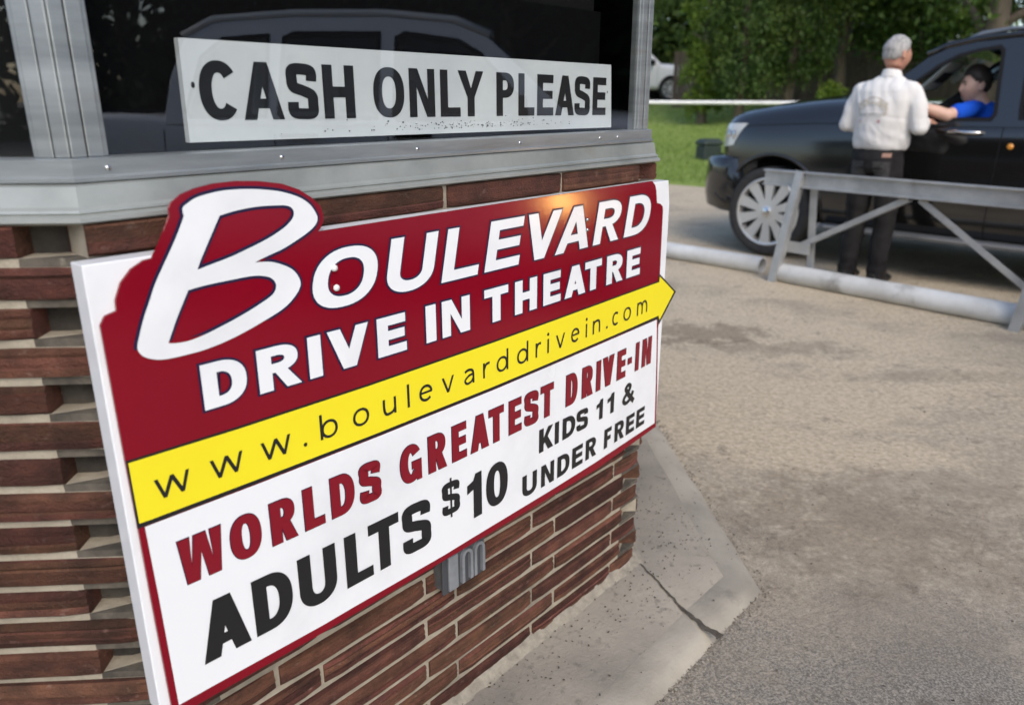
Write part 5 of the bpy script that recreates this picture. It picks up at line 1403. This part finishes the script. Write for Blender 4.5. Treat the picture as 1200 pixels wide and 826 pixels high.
for x in (-.145, .035): seat_patch(x, x + .11, .80, .93, pocket_m, 'back_pocket', .004)
seat_patch(.088, .142, .962, .992, mat('leather_patch', (.30, .17, .12), rough=.7), 'leather_patch')
MB().rings(ellip_rings([(0, 0, 1.005, .183, .125), (0, 0, 1.043, .181, .122)], 28), cap=False).build('belt', mat('belt_leather', (.015, .012, .011), rough=.5), man, smooth=True)
for s_ in (-1, 1):
    dy = .012 if s_ > 0 else -.012
    b = MB().tube([(s_ * .112, -.085 + dy, .045), (s_ * .115, -.03 + dy, .052), (s_ * .118, .05 + dy, .048), (s_ * .124, .13 + dy, .036), (s_ * .126, .175 + dy, .028)], [(.034, .042), (.042, .050), (.044, .046), (.048, .034), (.034, .024)], 14)
    fuse(b, 'shoe', mat('black_shoe', (.015, .014, .014), rough=.5), man, .006, 4, .5)

# ---- the driver
def car_pt(x, y, z): return Vector((x, y, z))
drv_o = Vector((2.3198, 7.0020, 0)) + LNV * .985
drv = thing('person', 'dark haired man in a bright blue t-shirt sitting at the wheel of the black suv', 'person', drv_o, LROT)
# driver's space is the car's: forward is -x, his left is -y
dM = Matrix.Translation((1.388, -.575, 1.470)) @ Matrix.Rotation(R(90 + 46), 4, 'Z') @ Matrix.Rotation(R(-4), 4, 'X') @ Matrix.Diagonal((.97, 1.0, 1.10, 1))
b = MB()
b.rings(head_surface(dM, 1.08)); add_ears(b, dM @ Matrix.Scale(1.08, 4))
b.tube([(1.49, -.52, 1.21), (1.46, -.53, 1.29), (1.42, -.55, 1.37), (1.405, -.56, 1.43)], [(.09, .08), (.070, .070), (.064, .066), (.058, .060)], 14)
b.rings([[(1.55 + rx * math.cos(t) + dxx, -.50 + ry * math.sin(t), z) for t in [2 * math.pi * k / 20 for k in range(20)]] for z, rx, ry, dxx in ((.86, .12, .16, .03), (1.0, .115, .15, .02), (1.14, .115, .165, -.02), (1.25, .095, .17, -.05), (1.30, .06, .11, -.07))])
dLS, dLE, dLW = Vector((1.45, -.735, 1.295)), Vector((1.345, -.935, 1.255)), Vector((1.17, -1.07, 1.325))
dRS, dRE, dRW = Vector((1.44, -.34, 1.28)), Vector((1.25, -.50, 1.20)), Vector((1.13, -.80, 1.31))
for S_, E_, W_ in ((dLS, dLE, dLW), (dRS, dRE, dRW)):
    b.limb([S_, S_.lerp(E_, .5), E_, E_.lerp(W_, .35), W_], [.054, .052, .046, .046, .030], 14)
add_hand(b, dLW, dLW - dLE + Vector((-.03, .02, -.01)), Vector((.2, -.6, .8)), 1.0, .4, 1)
add_hand(b, dRW, dRW - dRE + Vector((-.05, -.12, 0)), Vector((.2, .3, 1)), 1.0, .4, -1)
for s_ in (-1, 1):
    b.tube([(1.55, -.48 + s_ * .10, .93), (1.30, -.48 + s_ * .12, .98), (1.12, -.48 + s_ * .13, .98), (1.0, -.48 + s_ * .12, .80), (.90, -.48 + s_ * .10, .68)], [.085, .08, .062, .055, .045], 12)
fuse(b, 'body', mat('driver_skin', (.64, .41, .31), (.55, .33, .245), rough=.5, scale=14), drv, .006, 2, .35)
hair_cap(dM, 'hair', mat('dark_hair', (.018, .013, .010), (.04, .028, .02), rough=.6, scale=60), drv, .52, -.45, .14, .020, 8, 1.08)
for s_ in (-1, 1):
    MB().rings([[tuple(dM @ (Vector((s_ * .026 + a * .012 * math.cos(t), .0815 + (1 - a) * .005, .010 + a * .0050 * math.sin(t))) * 1.08)) for t in [2 * math.pi * k / 12 for k in range(12)]] for a in (1, .6, .1)]).build('eye', mat('eye_dark', (.03, .022, .018), rough=.2), drv, smooth=True)
    MB().tube([dM @ (Vector((s_ * x, y, z)) * 1.08) for x, y, z in ((.012, .0925, .024), (.028, .0900, .029), (.043, .0800, .024))], [.0035, .0042, .003], 8).build('eyebrow', MATS['dark_hair'], drv, smooth=True)
MB().tube([dM @ (Vector((x, y, z)) * 1.08) for x, y, z in ((-.021, .079, -.059), (0, .0885, -.0575), (.021, .079, -.059))], [.002, .0038, .002], 8).build('mouth', mat('lip', (.36, .13, .11), rough=.5), drv, smooth=True)
b = MB()
b.rings([[(1.55 + rx * math.cos(t) + dxx, -.50 + ry * math.sin(t), z) for t in [2 * math.pi * k / 22 for k in range(22)]] for z, rx, ry, dxx in ((.86, .14, .18, .03), (1.0, .135, .175, .02), (1.14, .14, .20, -.02), (1.25, .125, .225, -.045), (1.315, .085, .17, -.065), (1.335, .068, .085, -.08), (1.352, .062, .066, -.09))])
b.limb([dLS + Vector((.01, .06, -.005)), dLS, dLS.lerp(dLE, .60)], [.068, .068, .066], 14)
b.limb([dRS + Vector((0, -.06, 0)), dRS, dRS.lerp(dRE, .6)], [.066, .066, .064], 14)
ts = fuse(b, 't_shirt', mat('blue_cotton', (.008, .085, .55), (.006, .065, .45), rough=.85, scale=10, spec=.2), drv, .008, 4, .5)
for v in ts.data.vertices:
    c = v.co; v.co = c + v.normal * (.005 * noise.noise((c.x * 18, c.y * 18, c.z * 12)))
shade(ts)
b = MB()
for s_ in (-1, 1):
    b.tube([(1.62, -.48 + s_ * .09, .93), (1.30, -.48 + s_ * .12, .985), (1.10, -.48 + s_ * .13, .98), (1.0, -.48 + s_ * .12, .80), (.93, -.48 + s_ * .10, .70)], [.105, .095, .08, .07, .06], 12)
fuse(b, 'trousers', jeans_m, drv, .010, 3, .5)

# ------------------------------------------------------------------ rail, board fence and small box beyond the lawn
def at_dir(az, Y): return (az * Y, Y)
wp = mat('white_rail_paint', (.80, .81, .80), (.68, .68, .66), rough=.5, scale=3)
rl = thing('pipe_rail', 'white painted horizontal pipe rail on posts along the lawn in front of the trees', 'pipe rail', (0, 18.0, 0), 0)
RA, RB = Vector((-3.2, -.2, 1.345)), Vector((12.6, .3, 1.28))
m_ = MB(); m_.tube([RA.lerp(RB, k / 12) for k in range(13)], .043, 14).build('rail', wp, rl, smooth=True)
for f in (.08, .305, .638, .92):
    p = RA.lerp(RB, f); z = lawn_z(p.x, p.y + 18) - .1
    MB().tube([(p.x, p.y + .0, z), (p.x, p.y, p.z + .09)], .05, 14).build('post', wp, rl, smooth=True, angle=40)

fence = thing('board_fence', 'weathered brown board fence in the shade behind the trees', 'fence', (10.0, 27.0, 1.0), R(-12))
fm = mat('fence_wood', (.13, .10, .075), (.085, .065, .05), rough=.9, scale=3, stretch=(6, 6, .5), island=.25)
m_ = MB()
for i in range(70):
    x = -4.5 + i * .155
    m_.box((x, jit(.006), .95 + jit(.015)), (.145, .022, 1.9 + jit(.05)))
m_.build('fence_board', fm, fence)
for x in (-4.2, -1.8, .6, 3.0, 5.4): MB().box((x, .07, .93), (.1, .1, 2.0)).build('fence_post', fm, fence)
for z in (.3, 1.6): MB().box((.75, .035, z), (10.6, .04, .09)).build('fence_rail', fm, fence)

bx_p = LAWN0 + LDV * -1.19 + LNV * 3.5
ub = thing('utility_box', 'small dark utility pedestal standing on the lawn beside the suv front', 'utility box', (bx_p.x, bx_p.y, lawn_z(bx_p.x, bx_p.y) - .03), R(20))
um = mat('dark_green_plastic', (.022, .034, .030), rough=.5)
MB().rings([[(a * sx, b_ * sy, z) for a, b_ in ((-1, -1), (1, -1), (1, 1), (-1, 1))] for z, sx, sy in ((0, .22, .18), (.30, .21, .17))]).build('base', um, ub, bevel=.02, fixn=True)
MB().rings([[(a * sx, b_ * sy, z) for a, b_ in ((-1, -1), (1, -1), (1, 1), (-1, 1))] for z, sx, sy in ((.31, .235, .195), (.39, .23, .19), (.44, .17, .13))]).build('lid', um, ub, bevel=.03, fixn=True)

# ------------------------------------------------------------------ trees
leaf_dark = mat('leaf_evergreen', (.042, .085, .018), rough=.6, island=.55, spec=.3, transl=.25, c2=(.085, .13, .025), scale=.9, detail=3)
leaf_bright = mat('leaf_bright', (.12, .19, .022), rough=.55, island=.4, spec=.3, transl=.35, c2=(.15, .22, .03), scale=.6, detail=3)
leaf_mid = mat('leaf_broad', (.042, .088, .016), rough=.5, island=.55, spec=.35, transl=.35, c2=(.095, .148, .026), scale=.8, detail=3)
bark = mat('tree_bark', (.17, .135, .10), (.085, .07, .053), rough=.95, scale=6, stretch=(1, 1, .2), bump=.8, bscale=14, bdist=.02)
def leaf_mesh(centres, n_each, spread, size, aspect=.55, vert=0.0, seed=0):
    r = np.random.default_rng(seed)
    C = np.asarray(centres, float); k = len(C)
    P = np.repeat(C, n_each, 0) + r.normal(0, 1, (k * n_each, 3)) * np.repeat(np.asarray(spread, float).reshape(-1, 1) if np.ndim(spread) else np.full((k, 1), spread), n_each, 0) * np.array([1, 1, 1 + vert])
    n = len(P)
    a = r.normal(0, 1, (n, 3)); a[:, 2] += vert * 2.0; a /= np.linalg.norm(a, axis=1)[:, None]
    b_ = r.normal(0, 1, (n, 3)); b_ -= a * (a * b_).sum(1)[:, None]; b_ /= np.linalg.norm(b_, axis=1)[:, None]
    s_ = size * r.uniform(.6, 1.35, (n, 1)); a *= s_; b_ *= s_ * aspect
    V = np.empty((n, 4, 3)); V[:, 0] = P - a; V[:, 1] = P + b_ * .9 - a * .1; V[:, 2] = P + a; V[:, 3] = P - b_ * .9 + a * .1
    return V.reshape(-1, 3), n
def mesh_quads(name, V, n, m, parent):
    me = bpy.data.meshes.new(name); me.vertices.add(n * 4); me.vertices.foreach_set('co', V.ravel())
    me.loops.add(n * 4); me.loops.foreach_set('vertex_index', np.arange(n * 4, dtype=np.int32))
    me.polygons.add(n); me.polygons.foreach_set('loop_start', np.arange(0, n * 4, 4, dtype=np.int32)); me.polygons.foreach_set('loop_total', np.full(n, 4, dtype=np.int32))
    me.materials.append(m); me.update(calc_edges=True)
    o = bpy.data.objects.new(name, me); col.objects.link(o); o.parent = parent
    return o
def tree(name, label, loc, height, radius, m, kind='cone', clumps=120, per=90, size=.07, base=.15, trunk=.14, seed=1, group=None, lean=0.0, dens_low=True, cut=None):
    t = thing(name, label, 'tree', loc, 0, group)
    r = np.random.default_rng(seed); C = []; S_ = []
    while len(C) < clumps:
        h = r.uniform(0, 1) ** (1.25 if dens_low else 1.0)
        if kind == 'cone': pr = radius * (1 - .75 * h) * (.75 + .25 * min(1, h * 5))
        elif kind == 'column': pr = radius * (min(1, .72 + h) if h < .3 else 1 - .8 * max(0, (h - .45) / .55) ** 1.6)
        else: pr = radius * math.sqrt(max(0, 1 - (2 * h - .85) ** 2 * .85))
        a = r.uniform(0, 2 * math.pi); q = pr * math.sqrt(r.uniform(.15, 1.0)) * r.uniform(.82, 1.12)
        bump_ = 1 + .22 * noise.noise((math.cos(a) * 1.7, math.sin(a) * 1.7, h * 6 + seed))
        p = (q * bump_ * math.cos(a), q * bump_ * math.sin(a), height * (base + (1 - base) * h))
        if cut is not None and cut(p): continue
        C.append(p); S_.append(radius * r.uniform(.065, .15) if kind != 'round' else radius * r.uniform(.08, .17))
    V, n = leaf_mesh(C, per, S_, size, .55 if kind == 'round' else .42, .55 if kind != 'round' else 0, seed + 5)
    V[:, 2] = np.maximum(V[:, 2], .05)
    mesh_quads('crown', V, n, m, t)
    mb = MB(); top = height * (.86 if kind != 'round' else .62)
    pts = [(lean * k / 7 + .05 * noise.noise((k * .7, seed, 0)), .05 * noise.noise((k * .7, seed, 9)), -.3 + (top + .3) * k / 7) for k in range(8)]
    mb.tube(pts, [trunk * (1.35 if k == 0 else 1 - .11 * k) for k in range(8)], 12)
    for k in range(9):
        f = .25 + .6 * k / 9; a = r.uniform(0, 6.28); i = min(int(f * 7), 6); p = Vector(pts[i]).lerp(Vector(pts[i + 1]), f * 7 - i)
        e = p + Vector((math.cos(a), math.sin(a), r.uniform(.5, 1.0))) * radius * .62
        mb.tube([p, p.lerp(e, .5) + Vector((0, 0, .08)), e], [trunk * .38, trunk * .25, trunk * .08], 7)
    mb.build('trunk', bark, t, smooth=True)
    return t
def gpos(az, Y): x = az * Y; return (x, Y, lawn_z(x, Y) - .05)
GRP = 'trees behind the lawn'
def cut_gap(p): return False
tree('evergreen_tree', 'dark narrow evergreen at the far left of the tree line beside the booth corner', gpos(.150, 27.5), 8.0, 1.3, leaf_mid, 'column', 150, 110, .060, .42, .12, 21, GRP)
tree('evergreen_tree', 'bright yellow green columnar evergreen left of the dark trees', gpos(.236, 23.4), 7.0, .66, leaf_bright, 'column', 130, 120, .055, .05, .13, 22, GRP)
tree('evergreen_tree', 'dense dark evergreen right behind the pipe rail with low branches', gpos(.282, 22.6), 7.2, 1.15, leaf_dark, 'column', 175, 120, .060, .12, .14, 23, GRP)
tree('evergreen_tree', 'broad dark green evergreen above the suv bonnet', gpos(.340, 23.2), 7.6, 1.25, leaf_mid, 'column', 180, 120, .064, .15, .16, 24, GRP)
tree('broadleaf_tree', 'shaded broadleaf tree with a bare lower trunk left of the grey haired man', gpos(.402, 24.5), 9.0, 2.5, leaf_mid, 'round', 150, 120, .085, .33, .19, 25, GRP)
tree('broadleaf_tree', 'leafy tree with light gaps above the heads of the two men', gpos(.500, 23.5), 7.5, 2.1, leaf_mid, 'round', 150, 120, .085, .20, .15, 26, GRP)
tree('broadleaf_tree', 'big tree with a thick straight brown trunk above the suv roof', gpos(.583, 19.6), 9.5, 2.8, leaf_mid, 'round', 85, 95, .09, .25, .34, 27, GRP, dens_low=False)
tree('broadleaf_tree', 'dark tree behind the suv roof rails at the right edge', gpos(.66, 21.5), 8.5, 2.2, leaf_mid, 'round', 110, 95, .09, .26, .30, 28, GRP, dens_low=False)
bush = tree('low_bush', 'small bright yellow green bush between the evergreen and the fence', gpos(.392, 21.0), 1.0, .50, leaf_bright, 'round', 40, 70, .05, .02, .04, 29); bush['category'] = 'bush'
# darker woodland closing the view further back: one mass of leaves nobody could count
def wood(name, label, x0, y0, x1, y1, zb, h, clumps, per, size, seed, m=None):
    r = np.random.default_rng(seed); C = []; S_ = []
    for i in range(clumps):
        f = r.uniform(0, 1); C.append((x0 + (x1 - x0) * f + r.normal(0, .6), y0 + (y1 - y0) * f + r.normal(0, 1.0), zb + h * r.uniform(0, 1) * (.8 + .25 * math.sin(f * 23) + .15 * math.sin(f * 61)))); S_.append(r.uniform(.5, .95))
    V, n = leaf_mesh(C, per, S_, size, .6, 0, seed)
    o = mesh_quads(name, V, n, m or leaf_dark, None); tag(o, label, 'woodland', kind='stuff'); return o
wood('woodland', 'dark far woodland closing the view behind the fence and trees', 4.5, 37, 16.2, 32.5, 1.2, 8.0, 560, 42, .22, 41)
wood('woodland', 'low far wood seen over the suv roof', 17, 46, 36, 33, 1.0, 3.0, 260, 40, .22, 42)
wood('woodland', 'far wood along the horizon left of the lawn trees', -34, 52, 5.5, 44, 1.0, 7.0, 420, 36, .30, 44)
wood('woodland', 'wood behind the drive entrance mirrored in the left booth pane', -46, -10, -4, -34, 0, 10.0, 360, 34, .34, 45, mat('leaf_shade', (.018, .034, .012), rough=.7, island=.5, spec=.2, transl=.2))
# trees on the far side of the drive, seen mirrored in the booth window and the sign
leaf_shade = mat('leaf_shade', (.018, .034, .012), rough=.7, island=.5, spec=.2, transl=.2)
for i, (x, y, h, rad, s_) in enumerate(((13.2, -3.2, 7.5, 2.3, 51), (14.6, .4, 8.5, 2.7, 52), (13.4, 3.4, 8.0, 2.4, 53), (15.8, 6.4, 9.0, 2.6, 54))):
    tree('shade_tree', ['dark shade tree across the drive at the near end of its row', 'tall dark shade tree across the drive behind the silver pickup', 'dark shade tree across the drive behind the suv tail', 'dark shade tree across the drive at the far end of its row'][i], (x, y, -.05), h, rad, leaf_shade, 'round', 110, 80, .15, .10, .22, s_, 'shade trees across the drive')
wood('woodland', 'dark wood across the drive mirrored in the booth window', 19, -4.5, 23, 16, 0, 9.0, 420, 40, .30, 43, leaf_shade)

bpy.context.view_layer.update()
